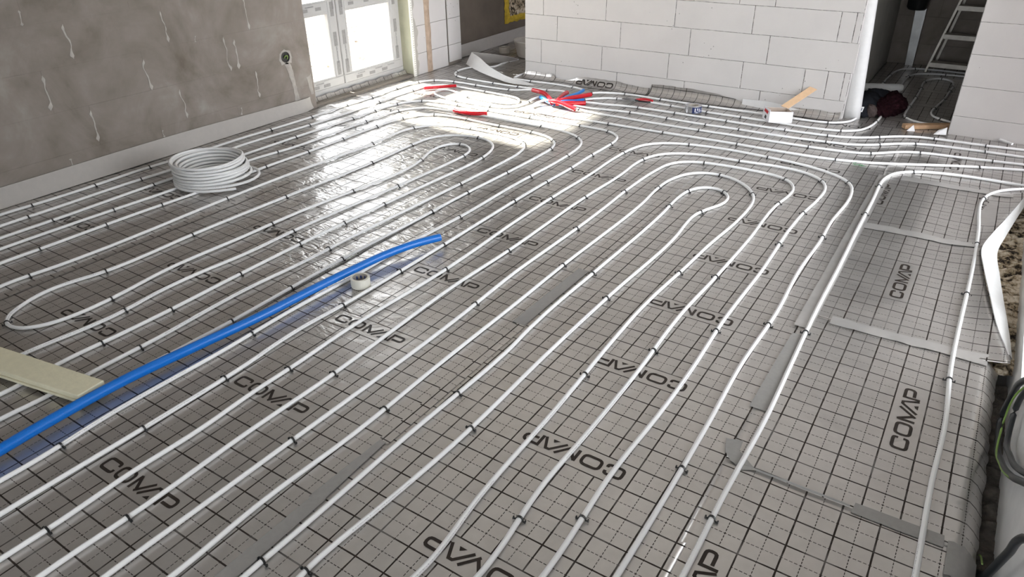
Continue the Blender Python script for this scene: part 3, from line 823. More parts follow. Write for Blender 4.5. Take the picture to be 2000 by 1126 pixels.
# measured centre lines (x, y) and clip positions (x, y, heading)
PIPE={
'P1':([(-3.737,-2.6),(-3.737,-2.02),(-3.737,-1.72),(-3.737,-1.42),(-3.737,-1.12),(-3.737,-0.82),(-3.737,-0.52),(-3.737,-0.22),(-3.744,-0.051),(-3.73,0.129),(-3.724,0.289),(-3.724,0.429),(-3.732,0.649),(-3.732,0.749),(-3.712,1.028),(-3.71,1.148),(-3.709,1.488),(-3.686,1.827),(-3.677,2.047),(-3.678,2.467),(-3.668,2.787),(-3.687,3.209),(-3.686,3.269),(-3.678,3.328),(-3.668,3.365),(-3.654,3.402),(-3.635,3.435),(-3.611,3.465),(-3.583,3.49),(-3.567,3.5),(-3.533,3.515),(-3.495,3.526),(-3.436,3.535),(-3.355,3.54),(-3.054,3.537),(-2.894,3.541),(-2.775,3.552),(-2.604,3.577)],
 [(-3.734,0.069,1.49),(-3.724,0.429,1.59),(-3.731,0.789,1.51),(-3.692,1.727,1.49),(-3.676,2.107,1.56),(-3.678,2.487,1.55),(-3.668,2.767,1.56),(-3.681,3.087,1.62),(-3.668,3.365,1.25),(-3.583,3.49,0.62),(-3.395,3.539,0.06),(-3.154,3.537,-0.02),(-2.815,3.547,0.1)]),
'P2':([(-3.583,-2.6),(-3.583,-2.04),(-3.583,-1.46),(-3.583,-0.88),(-3.583,-0.3),(-3.585,-0.149),(-3.581,0.115),(-3.584,0.435),(-3.581,0.575),(-3.566,0.814),(-3.563,0.934),(-3.566,1.054),(-3.577,1.294),(-3.579,1.414),(-3.571,1.574),(-3.534,1.892),(-3.522,2.071),(-3.517,2.311),(-3.519,2.651),(-3.521,3.011),(-3.515,3.151),(-3.505,3.23),(-3.496,3.269),(-3.483,3.305),(-3.464,3.338),(-3.452,3.352),(-3.439,3.365),(-3.409,3.386),(-3.393,3.394),(-3.356,3.405),(-3.278,3.413),(-3.158,3.411),(-2.818,3.391),(-2.758,3.386),(-2.699,3.376),(-2.643,3.361),(-2.607,3.346),(-2.577,3.325),(-2.564,3.313),(-2.546,3.285),(-2.54,3.255),(-2.547,3.226),(-2.567,3.202),(-2.58,3.192),(-2.613,3.178),(-2.67,3.167),(-2.73,3.164),(-2.81,3.167),(-2.89,3.177),(-2.949,3.188),(-3.006,3.203),(-3.196,3.27),(-3.251,3.281),(-3.284,3.279),(-3.311,3.266),(-3.328,3.244),(-3.332,3.229),(-3.331,3.198),(-3.326,3.182),(-3.309,3.152),(-3.297,3.139),(-3.267,3.115),(-3.216,3.089),(-3.178,3.076),(-3.139,3.067),(-3.02,3.052),(-2.859,3.042),(-2.719,3.043),(-2.62,3.052),(-2.566,3.068),(-2.534,3.087),(-2.509,3.112),(-2.49,3.144),(-2.478,3.18),(-2.471,3.218),(-2.462,3.354),(-2.451,3.441)],
 [(-3.583,-0.025,1.55),(-3.578,0.635,1.51),(-3.529,1.951,1.49),(-3.519,2.691,1.58),(-3.518,3.111,1.52),(-2.958,3.399,-0.06),(-2.987,3.197,2.88),(-3,3.05,-0.08),(-2.659,3.046,0.1),(-2.466,3.297,1.51)]),
'P3':([(-3.422,-2.6),(-3.422,-2.3),(-3.422,-2),(-3.422,-1.7),(-3.422,-1.4),(-3.422,-0.8),(-3.422,-0.5),(-3.424,-0.199),(-3.42,0.081),(-3.429,0.581),(-3.42,0.92),(-3.408,1.28),(-3.398,1.72),(-3.374,2.24),(-3.363,2.641),(-3.35,2.719),(-3.331,2.776),(-3.314,2.811),(-3.292,2.844),(-3.252,2.885),(-3.203,2.914),(-3.166,2.927),(-3.128,2.936),(-3.049,2.945),(-2.949,2.948),(-2.488,2.945),(-2.108,2.949),(-1.727,2.955),(-1.648,2.952),(-1.609,2.947),(-1.571,2.937),(-1.52,2.912),(-1.491,2.889),(-1.478,2.875),(-1.458,2.844),(-1.445,2.808),(-1.435,2.751),(-1.433,2.671),(-1.439,2.431),(-1.437,2.131),(-1.447,1.831),(-1.45,1.571),(-1.449,1.251),(-1.447,0.931),(-1.45,0.371),(-1.454,0.211),(-1.467,-0.028),(-1.465,-0.108),(-1.451,-0.287),(-1.446,-0.627),(-1.451,-1.107),(-1.449,-1.467),(-1.449,-1.847),(-1.449,-2.207),(-1.449,-2.587)],
 [(-3.42,0.021,1.56),(-3.429,0.621,1.55),(-3.399,1.7,1.54),(-3.374,2.24,1.53),(-3.367,2.48,1.56),(-3.35,2.719,1.32),(-3.236,2.896,0.57),(-2.908,2.948,0),(-2.608,2.946,-0.01),(-2.228,2.947,0.01),(-1.808,2.954,0.02),(-1.571,2.937,-0.33),(-1.433,2.691,-1.56),(-1.439,2.431,-1.58),(-1.437,2.151,-1.58),(-1.445,1.871,-1.6),(-1.45,1.531,-1.58),(-1.447,0.891,-1.57),(-1.449,0.571,-1.58),(-1.454,0.211,-1.62),(-1.449,-0.387,-1.56),(-1.446,-0.707,-1.57)]),
'P4':([(-3.287,-2.6),(-3.287,-2.06),(-3.287,-1.52),(-3.287,-0.98),(-3.287,-0.44),(-3.289,-0.263),(-3.277,0.199),(-3.258,0.558),(-3.256,0.658),(-3.261,0.798),(-3.283,1.059),(-3.285,1.158),(-3.278,1.257),(-3.243,1.494),(-3.233,1.633),(-3.23,1.773),(-3.233,2.074),(-3.232,2.396),(-3.226,2.496),(-3.21,2.574),(-3.197,2.611),(-3.18,2.647),(-3.16,2.68),(-3.135,2.709),(-3.089,2.744),(-3.054,2.76),(-2.998,2.772),(-2.88,2.781),(-2.721,2.801),(-2.621,2.804),(-2.282,2.796),(-2.001,2.796),(-1.902,2.788),(-1.823,2.772),(-1.767,2.752),(-1.731,2.735),(-1.683,2.702),(-1.655,2.675),(-1.631,2.645),(-1.612,2.611),(-1.598,2.575),(-1.584,2.517),(-1.571,2.398),(-1.567,2.218),(-1.582,1.718),(-1.579,1.238),(-1.598,0.819),(-1.594,0.419),(-1.607,0.079),(-1.601,-0.261),(-1.607,-0.741),(-1.591,-0.977),(-1.594,-1.141),(-1.594,-1.501),(-1.594,-1.861),(-1.594,-2.221),(-1.594,-2.581)],
 [(-3.274,0.278,1.52),(-3.254,1.415,1.42),(-3.232,2.235,1.56),(-3.21,2.574,1.28),(-2.761,2.797,0.11),(-2.041,2.797,-0.02),(-1.683,2.702,-0.7),(-1.569,2.338,-1.54),(-1.576,1.898,-1.61),(-1.58,1.198,-1.6),(-1.602,-0.141,-1.55),(-1.595,-0.899,-1.48)]),
'P5':([(-3.123,-2.6),(-3.123,-2.08),(-3.123,-1.56),(-3.123,-1.04),(-3.123,-0.5),(-3.125,-0.337),(-3.12,-0.156),(-3.114,0.304),(-3.09,0.743),(-3.096,1.163),(-3.083,1.563),(-3.08,2.063),(-3.073,2.304),(-3.064,2.383),(-3.044,2.46),(-3.03,2.496),(-3.012,2.531),(-2.977,2.579),(-2.935,2.618),(-2.886,2.647),(-2.831,2.663),(-2.772,2.669),(-2.348,2.654),(-2.107,2.653),(-2.028,2.647),(-1.949,2.634),(-1.892,2.617),(-1.857,2.601),(-1.824,2.58),(-1.796,2.554),(-1.772,2.524),(-1.753,2.491),(-1.74,2.454),(-1.731,2.416),(-1.723,2.357),(-1.722,2.278),(-1.731,1.877),(-1.749,1.478),(-1.752,1.118),(-1.763,0.538),(-1.757,0.198),(-1.75,-0.142),(-1.753,-0.302),(-1.764,-0.602),(-1.76,-0.802),(-1.762,-1.241),(-1.762,-1.681),(-1.762,-2.121),(-1.762,-2.581)],
 [(-3.121,-0.196,1.54),(-3.117,0.144,1.55),(-3.107,0.463,1.51),(-3.096,1.183,1.56),(-3.084,1.523,1.54),(-3.081,1.843,1.57),(-3.077,2.183,1.54),(-3.05,2.441,1.28),(-2.903,2.639,0.49),(-2.608,2.663,-0.04),(-2.307,2.653,-0.01),(-2.028,2.647,-0.11),(-1.796,2.554,-0.81),(-1.727,2.397,-1.42),(-1.731,1.877,-1.6),(-1.749,1.498,-1.6),(-1.751,1.178,-1.58),(-1.763,0.518,-1.57),(-1.757,0.198,-1.55),(-1.75,-0.122,-1.56),(-1.757,-0.402,-1.61),(-1.762,-1.001,-1.57)]),
'P6':([(-2.874,-2.6),(-2.874,-2.12),(-2.874,-1.62),(-2.874,-1.12),(-2.874,-0.62),(-2.876,-0.558),(-2.883,-0.491),(-2.884,-0.447),(-2.861,-0.227),(-2.852,-0.027),(-2.853,0.173),(-2.867,0.634),(-2.868,0.894),(-2.862,1.194),(-2.847,1.514),(-2.833,1.834),(-2.833,1.935),(-2.844,2.12),(-2.841,2.2),(-2.835,2.238),(-2.825,2.275),(-2.811,2.311),(-2.793,2.346),(-2.771,2.378),(-2.745,2.407),(-2.699,2.442),(-2.647,2.467),(-2.609,2.478),(-2.57,2.486),(-2.471,2.496),(-2.35,2.5),(-2.231,2.496),(-2.112,2.482),(-2.073,2.474),(-2.035,2.463),(-1.983,2.436),(-1.939,2.4),(-1.915,2.37),(-1.896,2.336),(-1.882,2.3),(-1.872,2.262),(-1.86,2.183),(-1.857,2.063),(-1.862,1.703),(-1.879,1.223),(-1.898,0.743),(-1.901,0.344),(-1.914,0.144),(-1.916,0.064),(-1.913,-0.055),(-1.896,-0.355),(-1.896,-0.595),(-1.891,-0.755),(-1.892,-0.814),(-1.899,-0.924),(-1.894,-1.059),(-1.894,-1.439),(-1.894,-1.819),(-1.894,-2.199),(-1.894,-2.599)],
 [(-2.875,-0.366,1.45),(-2.868,0.714,1.58),(-2.832,1.874,1.57),(-2.819,2.294,1.2),(-2.451,2.497,0.05),(-1.953,2.413,-0.73),(-1.865,1.583,-1.6),(-1.901,0.564,-1.57),(-1.894,-0.435,-1.57)]),
'P7':([(-2.049,-2.6),(-2.049,-2.2),(-2.049,-1.8),(-2.049,-1.4),(-2.049,-0.98),(-2.043,-0.836),(-2.056,-0.617),(-2.048,-0.418),(-2.046,-0.258),(-2.055,0.122),(-2.059,0.562),(-2.051,0.862),(-2.041,1.182),(-2.028,1.502),(-2.012,1.822),(-2.012,1.942),(-2.021,2.041),(-2.035,2.12),(-2.051,2.177),(-2.076,2.23),(-2.11,2.277),(-2.154,2.314),(-2.206,2.34),(-2.263,2.352),(-2.322,2.352),(-2.38,2.342),(-2.435,2.322),(-2.469,2.303),(-2.513,2.266),(-2.536,2.235),(-2.561,2.183),(-2.575,2.126),(-2.58,2.067),(-2.581,1.987),(-2.57,1.666),(-2.569,1.526),(-2.575,1.347),(-2.598,0.907),(-2.611,0.507),(-2.614,0.287),(-2.606,0.047),(-2.606,-0.053),(-2.614,-0.153),(-2.65,-0.314),(-2.656,-0.353),(-2.657,-0.392),(-2.653,-0.429),(-2.644,-0.466),(-2.624,-0.52),(-2.607,-0.555),(-2.587,-0.585),(-2.574,-0.598),(-2.545,-0.618),(-2.529,-0.625),(-2.513,-0.629),(-2.479,-0.629),(-2.446,-0.618),(-2.416,-0.598),(-2.404,-0.585),(-2.383,-0.555),(-2.367,-0.52),(-2.357,-0.482),(-2.347,-0.404),(-2.348,-0.304),(-2.355,-0.225),(-2.379,-0.046),(-2.386,0.073),(-2.384,0.173),(-2.372,0.433),(-2.37,0.713),(-2.364,0.833),(-2.35,0.992),(-2.331,1.172),(-2.302,1.41),(-2.297,1.53),(-2.302,1.63),(-2.312,1.709),(-2.33,1.787),(-2.385,1.958),(-2.393,2.016),(-2.392,2.055),(-2.385,2.091),(-2.378,2.109),(-2.359,2.139),(-2.347,2.151),(-2.318,2.168),(-2.302,2.173),(-2.269,2.173),(-2.236,2.162),(-2.22,2.153),(-2.193,2.129),(-2.181,2.114),(-2.163,2.082),(-2.148,2.027),(-2.142,1.968),(-2.141,1.908),(-2.148,1.608),(-2.164,1.288),(-2.2,0.79),(-2.205,0.63),(-2.204,0.33),(-2.229,-0.031),(-2.227,-0.13),(-2.209,-0.288),(-2.204,-0.367),(-2.208,-0.447),(-2.234,-0.666),(-2.238,-0.745),(-2.231,-0.904),(-2.231,-1.324),(-2.231,-1.744),(-2.231,-2.164),(-2.231,-2.584)],
 [(-2.052,-0.498,1.52),(-2.047,-0.198,1.58),(-2.056,0.162,1.58),(-2.059,0.522,1.57),(-2.052,0.822,1.54),(-2.044,1.122,1.54),(-2.018,2.022,1.68),(-2.282,2.353,3.1),(-2.581,1.987,-1.56),(-2.568,1.586,-1.57),(-2.598,0.907,-1.61),(-2.614,0.307,-1.56),(-2.614,-0.153,-1.72),(-2.529,-0.625,-0.31),(-2.349,-0.284,1.65),(-2.371,0.613,1.57),(-2.331,1.172,1.45),(-2.33,1.787,1.85),(-2.302,2.173,0.18),(-2.143,1.988,-1.49),(-2.159,1.368,-1.62),(-2.205,0.61,-1.57),(-2.207,-0.308,-1.49)]),
'Z1':([(-1.283,-2.6),(-1.283,-2.26),(-1.283,-1.92),(-1.283,-1.58),(-1.284,-1.229),(-1.281,-1.083),(-1.289,-0.843),(-1.283,-0.623),(-1.294,-0.384),(-1.295,-0.184),(-1.303,0.076),(-1.3,0.216),(-1.284,0.536),(-1.28,0.676),(-1.282,0.856),(-1.296,1.256),(-1.299,1.556),(-1.297,1.736),(-1.285,2.095),(-1.288,2.456),(-1.279,2.615),(-1.271,2.674),(-1.262,2.713),(-1.251,2.751),(-1.235,2.787),(-1.203,2.835),(-1.176,2.863),(-1.146,2.888),(-1.112,2.908),(-1.058,2.933),(-0.962,2.96),(-0.844,2.979),(-0.724,2.985),(-0.604,2.98),(-0.325,2.954),(-0.266,2.944),(-0.208,2.931),(-0.114,2.898),(-0.06,2.871),(-0.026,2.851),(0.005,2.827),(0.033,2.8),(0.056,2.77),(0.074,2.736),(0.087,2.699),(0.099,2.641),(0.107,2.562),(0.109,2.482),(0.093,2.162),(0.097,1.882),(0.088,1.542),(0.102,1.103),(0.094,0.663),(0.106,0.303),(0.115,-0.197),(0.115,-0.79),(0.115,-1.09),(0.115,-1.39),(0.115,-1.99),(0.115,-2.29),(0.115,-2.59)],
 [(-1.281,-1.103,1.56),(-1.295,-0.224,1.58),(-1.28,0.696,1.57),(-1.298,1.676,1.56),(-1.283,2.575,1.5),(-0.982,2.956,0.24),(-0.464,2.968,-0.08),(0.056,2.77,-1.01),(0.097,1.942,-1.56),(0.101,1.003,-1.59),(0.111,0.063,-1.55)]),
'Z2':([(-1.135,-2.6),(-1.135,-2.28),(-1.135,-1.96),(-1.135,-1.64),(-1.135,-1.32),(-1.139,-1.156),(-1.131,-0.916),(-1.138,-0.536),(-1.133,-0.176),(-1.136,-0.036),(-1.152,0.424),(-1.154,0.563),(-1.14,1.043),(-1.142,1.363),(-1.144,1.683),(-1.14,1.843),(-1.125,2.163),(-1.125,2.243),(-1.131,2.404),(-1.126,2.503),(-1.115,2.561),(-1.104,2.599),(-1.088,2.634),(-1.068,2.667),(-1.043,2.697),(-1.014,2.723),(-0.981,2.745),(-0.929,2.771),(-0.872,2.789),(-0.794,2.802),(-0.594,2.81),(-0.354,2.83),(-0.275,2.826),(-0.218,2.813),(-0.163,2.791),(-0.116,2.758),(-0.078,2.716),(-0.052,2.664),(-0.037,2.608),(-0.031,2.548),(-0.034,2.429),(-0.059,2.15),(-0.064,1.97),(-0.054,1.45),(-0.06,0.93),(-0.048,0.57),(-0.046,0.41),(-0.048,0.25),(-0.058,-0.05),(-0.043,-0.459),(-0.046,-0.61),(-0.046,-1.09),(-0.046,-1.59),(-0.046,-2.09),(-0.046,-2.59)],
 [(-1.131,-0.956,1.55),(-1.133,-0.156,1.58),(-1.141,1.003,1.55),(-1.142,1.783,1.54),(-1.123,2.523,1.4),(-0.594,2.81,0.06),(-0.078,2.716,-0.98),(-0.056,2.19,-1.64),(-0.061,1.75,-1.55),(-0.059,0.85,-1.54),(-0.05,-0.269,-1.53)]),
'Z3':([(-0.993,-2.6),(-0.993,-2.22),(-0.993,-1.84),(-0.993,-1.46),(-0.995,-1.064),(-0.99,-0.762),(-0.985,-0.442),(-0.98,-0.142),(-0.977,0.178),(-0.979,0.378),(-0.994,0.858),(-0.988,1.158),(-0.982,1.458),(-0.983,1.698),(-0.99,2.017),(-0.971,2.418),(-0.963,2.477),(-0.946,2.533),(-0.918,2.583),(-0.892,2.61),(-0.878,2.622),(-0.828,2.649),(-0.771,2.666),(-0.692,2.678),(-0.612,2.683),(-0.492,2.684),(-0.412,2.68),(-0.353,2.672),(-0.298,2.655),(-0.266,2.636),(-0.251,2.624),(-0.238,2.611),(-0.216,2.58),(-0.194,2.528),(-0.184,2.47),(-0.185,2.391),(-0.204,2.233),(-0.21,2.133),(-0.21,2.033),(-0.202,1.793),(-0.202,1.653),(-0.21,1.253),(-0.222,0.853),(-0.22,0.753),(-0.208,0.474),(-0.204,0.054),(-0.207,-0.226),(-0.202,-0.306),(-0.186,-0.465),(-0.183,-0.523),(-0.189,-0.7),(-0.189,-1.16),(-0.189,-1.64),(-0.189,-2.1),(-0.189,-2.58)],
 [(-0.986,-0.482,1.55),(-0.984,0.518,1.61),(-0.983,1.398,1.56),(-0.99,1.977,1.58),(-0.771,2.666,0.23),(-0.266,2.636,-0.63),(-0.202,2.253,-1.68),(-0.209,1.273,-1.6),(-0.211,0.594,-1.52),(-0.196,-0.365,-1.46)]),
'Z4':([(-0.853,-2.6),(-0.853,-2.24),(-0.853,-1.88),(-0.853,-1.52),(-0.853,-1.14),(-0.85,-0.968),(-0.857,-0.727),(-0.84,-0.347),(-0.844,0.053),(-0.841,0.633),(-0.843,1.053),(-0.836,1.373),(-0.83,1.693),(-0.833,1.873),(-0.849,2.112),(-0.849,2.192),(-0.841,2.272),(-0.828,2.33),(-0.808,2.386),(-0.79,2.42),(-0.754,2.464),(-0.723,2.486),(-0.689,2.501),(-0.671,2.506),(-0.634,2.51),(-0.577,2.503),(-0.522,2.482),(-0.473,2.45),(-0.443,2.424),(-0.416,2.396),(-0.391,2.364),(-0.371,2.331),(-0.346,2.277),(-0.33,2.22),(-0.32,2.142),(-0.317,2.042),(-0.319,1.922),(-0.346,1.563),(-0.359,1.263),(-0.376,0.964),(-0.379,0.824),(-0.374,0.624),(-0.35,0.084),(-0.339,-0.355),(-0.317,-0.629),(-0.324,-0.724),(-0.325,-0.784),(-0.325,-1.224),(-0.325,-1.684),(-0.325,-2.124),(-0.325,-2.584)],
 [(-0.841,-0.207,1.59),(-0.843,1.013,1.57),(-0.85,2.132,1.59),(-0.615,2.51,-0.08),(-0.361,2.313,-1.11),(-0.361,1.223,-1.62),(-0.359,0.324,-1.52)]),
'Z5':([(-0.688,-2.6),(-0.688,-2.22),(-0.688,-1.82),(-0.688,-1.44),(-0.688,-1.04),(-0.69,-0.891),(-0.687,-0.728),(-0.687,-0.268),(-0.676,0.212),(-0.677,0.292),(-0.689,0.471),(-0.693,0.591),(-0.688,1.091),(-0.682,1.612),(-0.685,1.791),(-0.696,2.071),(-0.689,2.15),(-0.679,2.188),(-0.665,2.222),(-0.644,2.252),(-0.631,2.264),(-0.602,2.28),(-0.586,2.284),(-0.57,2.285),(-0.538,2.278),(-0.523,2.271),(-0.495,2.248),(-0.484,2.234),(-0.466,2.202),(-0.46,2.185),(-0.455,2.148),(-0.456,2.11),(-0.465,2.073),(-0.508,1.962),(-0.525,1.906),(-0.532,1.867),(-0.535,1.828),(-0.533,1.769),(-0.518,1.57),(-0.515,1.43),(-0.519,1.29),(-0.534,0.95),(-0.539,0.689),(-0.541,0.33),(-0.535,-0.05),(-0.535,-0.15),(-0.553,-0.53),(-0.57,-0.768),(-0.563,-0.927),(-0.563,-1.327),(-0.563,-1.747),(-0.563,-2.167),(-0.563,-2.587)],
 [(-0.689,-0.849,1.54),(-0.681,-0.008,1.54),(-0.688,1.011,1.57),(-0.69,1.911,1.63),(-0.685,2.169,1.32),(-0.508,2.261,-0.68),(-0.52,1.925,-1.85),(-0.537,0.849,-1.59),(-0.535,-0.13,-1.59),(-0.569,-0.808,-1.51)]),
'R1':([(0.255,-2.6),(0.255,-2.02),(0.255,-1.44),(0.255,-0.86),(0.255,-0.56),(0.257,-0.258),(0.253,0.002),(0.257,0.422),(0.246,0.801),(0.235,1.201),(0.232,1.641),(0.224,2.121),(0.22,2.601),(0.214,2.821),(0.215,2.901),(0.227,2.979),(0.245,3.035),(0.263,3.069),(0.287,3.1),(0.33,3.139),(0.363,3.16),(0.416,3.185),(0.473,3.203),(0.551,3.219),(0.651,3.228),(0.771,3.229),(1.156,3.217),(1.756,3.198)],
 [(0.254,-0.078,1.58),(0.239,1.021,1.6),(0.222,2.341,1.58),(0.214,2.801,1.59),(0.346,3.15,0.57)]),
'R2':([(0.751,-2.6),(0.751,-2.28),(0.751,-1.94),(0.751,-1.62),(0.751,-1.28),(0.751,-0.96),(0.751,-0.62),(0.751,-0.28),(0.751,0.077),(0.747,0.397),(0.752,0.677),(0.736,1.057),(0.735,1.377),(0.739,1.757),(0.739,2.137),(0.732,2.437),(0.717,2.757),(0.718,2.817),(0.723,2.876),(0.739,2.954),(0.76,3.009),(0.789,3.059),(0.826,3.102),(0.988,3.23),(1.253,3.451),(1.56,3.707)],
 [(0.738,0.977,1.6),(0.738,1.677,1.56),(0.738,2.237,1.59),(0.726,2.896,1.4)]),
'F1':([(-2.124,3.732),(-2.095,3.785),(-2.072,3.817),(-2.046,3.847),(-2.016,3.871),(-1.982,3.891),(-1.946,3.905),(-1.907,3.914),(-1.868,3.919),(-1.789,3.921),(-1.568,3.908),(-1.248,3.903),(-0.828,3.914),(-0.448,3.911),(-0.388,3.914),(-0.329,3.925),(-0.274,3.946),(-0.242,3.967),(-0.214,3.994),(-0.192,4.025),(-0.176,4.061),(-0.163,4.119),(-0.16,4.176),(-0.162,4.241)],
 [(-2.124,3.732,1.07),(-1.907,3.914,0.19),(-1.588,3.909,-0.04),(-1.188,3.904,0.01),(-0.31,3.93,0.33)]),
'F2':([(-2.087,3.541),(-2.036,3.649),(-2.014,3.681),(-1.988,3.709),(-1.956,3.731),(-1.921,3.748),(-1.864,3.765),(-1.805,3.775),(-1.705,3.782),(-1.585,3.783),(-1.425,3.774),(-1.226,3.754),(-1.146,3.749),(-0.846,3.749),(-0.466,3.739),(-0.386,3.74),(-0.306,3.746),(-0.247,3.756),(-0.208,3.767),(-0.154,3.791),(-0.108,3.825),(-0.083,3.855),(-0.058,3.907),(-0.041,3.965),(-0.026,4.044),(-0.018,4.143),(-0.013,4.271)],
 [(-2.087,3.541,1.16),(-1.902,3.754,0.32),(-1.445,3.776,-0.07),(-1.146,3.749,-0.04),(-0.886,3.749,-0),(-0.19,3.774,0.38),(-0.019,4.123,1.5)]),
'F3':([(-2.057,3.462),(-1.913,3.533),(-1.84,3.565),(-1.783,3.583),(-1.704,3.595),(-1.525,3.602),(-1.104,3.604),(-0.665,3.595),(-0.344,3.606),(-0.245,3.616),(-0.148,3.637),(-0.074,3.667),(-0.006,3.707),(0.121,3.805),(0.171,3.839),(0.205,3.858),(0.242,3.874),(0.299,3.89),(0.397,3.901),(0.618,3.908),(0.737,3.917),(1.087,3.963),(1.384,4.002),(1.731,4.047)],
 [(-1.645,3.598,0.05),(-1.344,3.602,0),(-0.944,3.602,-0.02),(-0.525,3.6,0.04),(-0.245,3.616,0.15),(0.058,3.756,0.67),(0.378,3.9,0.07),(0.677,3.911,0.08)]),
'F4':([(-2.095,3.376),(-1.957,3.398),(-1.74,3.437),(-1.621,3.45),(-1.502,3.451),(-1.141,3.436),(-1.042,3.436),(-0.822,3.446),(-0.622,3.443),(-0.522,3.445),(-0.402,3.453),(-0.223,3.472),(-0.144,3.482),(-0.104,3.489),(-0.066,3.5),(-0.03,3.515),(0.039,3.554),(0.165,3.653),(0.232,3.696),(0.304,3.729),(0.381,3.749),(0.481,3.761),(0.58,3.768),(0.918,3.778),(1.292,3.789),(1.742,3.802)],
 [(-1.641,3.449,0.07),(-1.341,3.445,-0.04),(-1.042,3.436,0.02),(-0.802,3.446,0.01),(-0.223,3.472,0.11),(0.087,3.59,0.67),(0.285,3.722,0.38),(0.68,3.771,0.03)]),
'F5':([(-2.038,3.292),(-1.738,3.294),(-1.418,3.284),(-1.258,3.284),(-0.818,3.296),(-0.358,3.307),(-0.218,3.314),(-0.119,3.323),(-0.021,3.34),(0.017,3.351),(0.053,3.367),(0.103,3.398),(0.179,3.463),(0.227,3.498),(0.28,3.526),(0.317,3.54),(0.355,3.55),(0.414,3.559),(0.573,3.576),(0.79,3.608),(1.145,3.651),(1.74,3.722)],
 [(-1.998,3.293,0.01),(-1.038,3.289,0.03),(-0.298,3.31,0.05),(0.071,3.376,0.54),(0.336,3.545,0.26),(0.731,3.6,0.14)]),
'F6':([(-2.299,3.341),(-2.331,3.323),(-2.344,3.312),(-2.364,3.284),(-2.372,3.25),(-2.372,3.231),(-2.363,3.195),(-2.345,3.162),(-2.333,3.148),(-2.303,3.124),(-2.287,3.115),(-2.25,3.102),(-2.192,3.092),(-2.092,3.089),(-1.912,3.096),(-1.592,3.102),(-1.252,3.11),(-0.812,3.124),(-0.492,3.12),(-0.352,3.121),(-0.251,3.125),(-0.172,3.131),(-0.034,3.154),(0.044,3.173),(0.101,3.19),(0.213,3.234),(0.503,3.369),(0.595,3.409),(0.688,3.445),(0.801,3.483),(1.138,3.589),(1.71,3.769)],
 [(-1.652,3.1,0.02),(-1.232,3.11,0.03),(-0.712,3.124,-0.01),(-0.093,3.143,0.17),(0.669,3.438,0.36)]),
'T1':([(-3.397,4.592),(-3.419,4.494),(-3.43,4.415),(-3.431,4.353),(-3.421,4.249),(-3.424,4.215),(-3.429,4.202),(-3.438,4.191),(-3.45,4.183),(-3.533,4.155),(-3.562,4.134),(-3.585,4.104),(-3.603,4.069),(-3.617,4.031),(-3.625,3.993),(-3.628,3.934),(-3.623,3.895),(-3.612,3.857),(-3.587,3.804),(-3.549,3.76),(-3.518,3.738),(-3.464,3.715),(-3.386,3.698),(-3.286,3.686),(-3.086,3.676),(-2.866,3.673),(-2.766,3.677),(-2.547,3.695),(-2.448,3.698),(-2.409,3.695),(-2.374,3.686),(-2.342,3.669),(-2.314,3.648)],
 [(-3.426,4.455,-1.71),(-3.612,3.857,-1.23),(-3.501,3.729,-0.45),(-3.366,3.695,-0.14),(-3.066,3.676,-0.03),(-2.806,3.674,0.04),(-2.527,3.696,0.05)]),
'T2':([(-3.026,4.127),(-3.025,3.988),(-3.022,3.953),(-3.018,3.938),(-3.01,3.926),(-3,3.917),(-2.986,3.91),(-2.933,3.901),(-2.853,3.897),(-2.773,3.899),(-2.613,3.91),(-2.533,3.908),(-2.473,3.902),(-2.415,3.89),(-2.377,3.878),(-2.324,3.854),(-2.249,3.812)],
 [(-2.813,3.897,0.02),(-2.377,3.878,-0.36)]),
'BR1':([(-0.169,5.176),(-0.166,5.576),(-0.159,5.716),(-0.151,5.816),(-0.136,5.895),(-0.117,5.952),(-0.099,5.986),(-0.088,6.002),(-0.061,6.028),(-0.028,6.048),(0.026,6.068),(0.084,6.078),(0.144,6.081),(0.369,6.067),(0.921,6.03)],
 [(-0.011,6.056,0.39),(-0.161,5.676,1.52),(-0.168,5.356,1.57)]),
'BR2':([(-0.021,5.237),(-0.026,5.578),(-0.022,5.658),(-0.016,5.718),(-0.003,5.775),(0.013,5.811),(0.035,5.842),(0.063,5.868),(0.096,5.889),(0.132,5.903),(0.17,5.913),(0.231,5.923),(0.445,5.941),(0.931,5.98)],
 [(0.251,5.925,0.11),(-0.018,5.698,1.45),(-0.021,5.318,1.57)]),
'BR3':([(0.328,4.235),(0.269,4.249),(0.232,4.262),(0.199,4.281),(0.171,4.307),(0.15,4.338),(0.135,4.374),(0.127,4.412),(0.124,4.451),(0.123,4.551),(0.131,4.911),(0.133,5.151),(0.131,5.311),(0.122,5.491),(0.124,5.571),(0.13,5.611),(0.139,5.649),(0.154,5.685),(0.177,5.717),(0.205,5.739),(0.221,5.746),(0.237,5.749),(0.254,5.748),(0.269,5.744),(0.297,5.725),(0.308,5.711),(0.325,5.677),(0.339,5.62),(0.344,5.56),(0.339,5.259),(0.332,5.099),(0.323,4.98),(0.296,4.741),(0.287,4.621),(0.288,4.562),(0.298,4.504),(0.313,4.468),(0.334,4.439),(0.363,4.418),(0.425,4.379),(0.486,4.331),(0.82,4.037)],
 [(0.15,4.338,2.06),(0.126,4.671,1.55),(0.132,4.971,1.56),(0.131,5.311,1.61),(0.124,5.571,1.47),(0.237,5.749,0.07),(0.344,5.48,-1.6),(0.34,5.319,-1.59),(0.325,5,-1.66),(0.292,4.701,-1.66),(0.363,4.418,-0.59)])}
# ------------------------------------------------------------------ heating pipes and their clips
def pipe_z(x, y):
    z = 0.0095 + 0.0008 * (x > -2.8) + 0.0008 * (x > -1.74) + 0.0008 * (x > -0.735)
    if x > 0.22: z += 0.0015
    return z
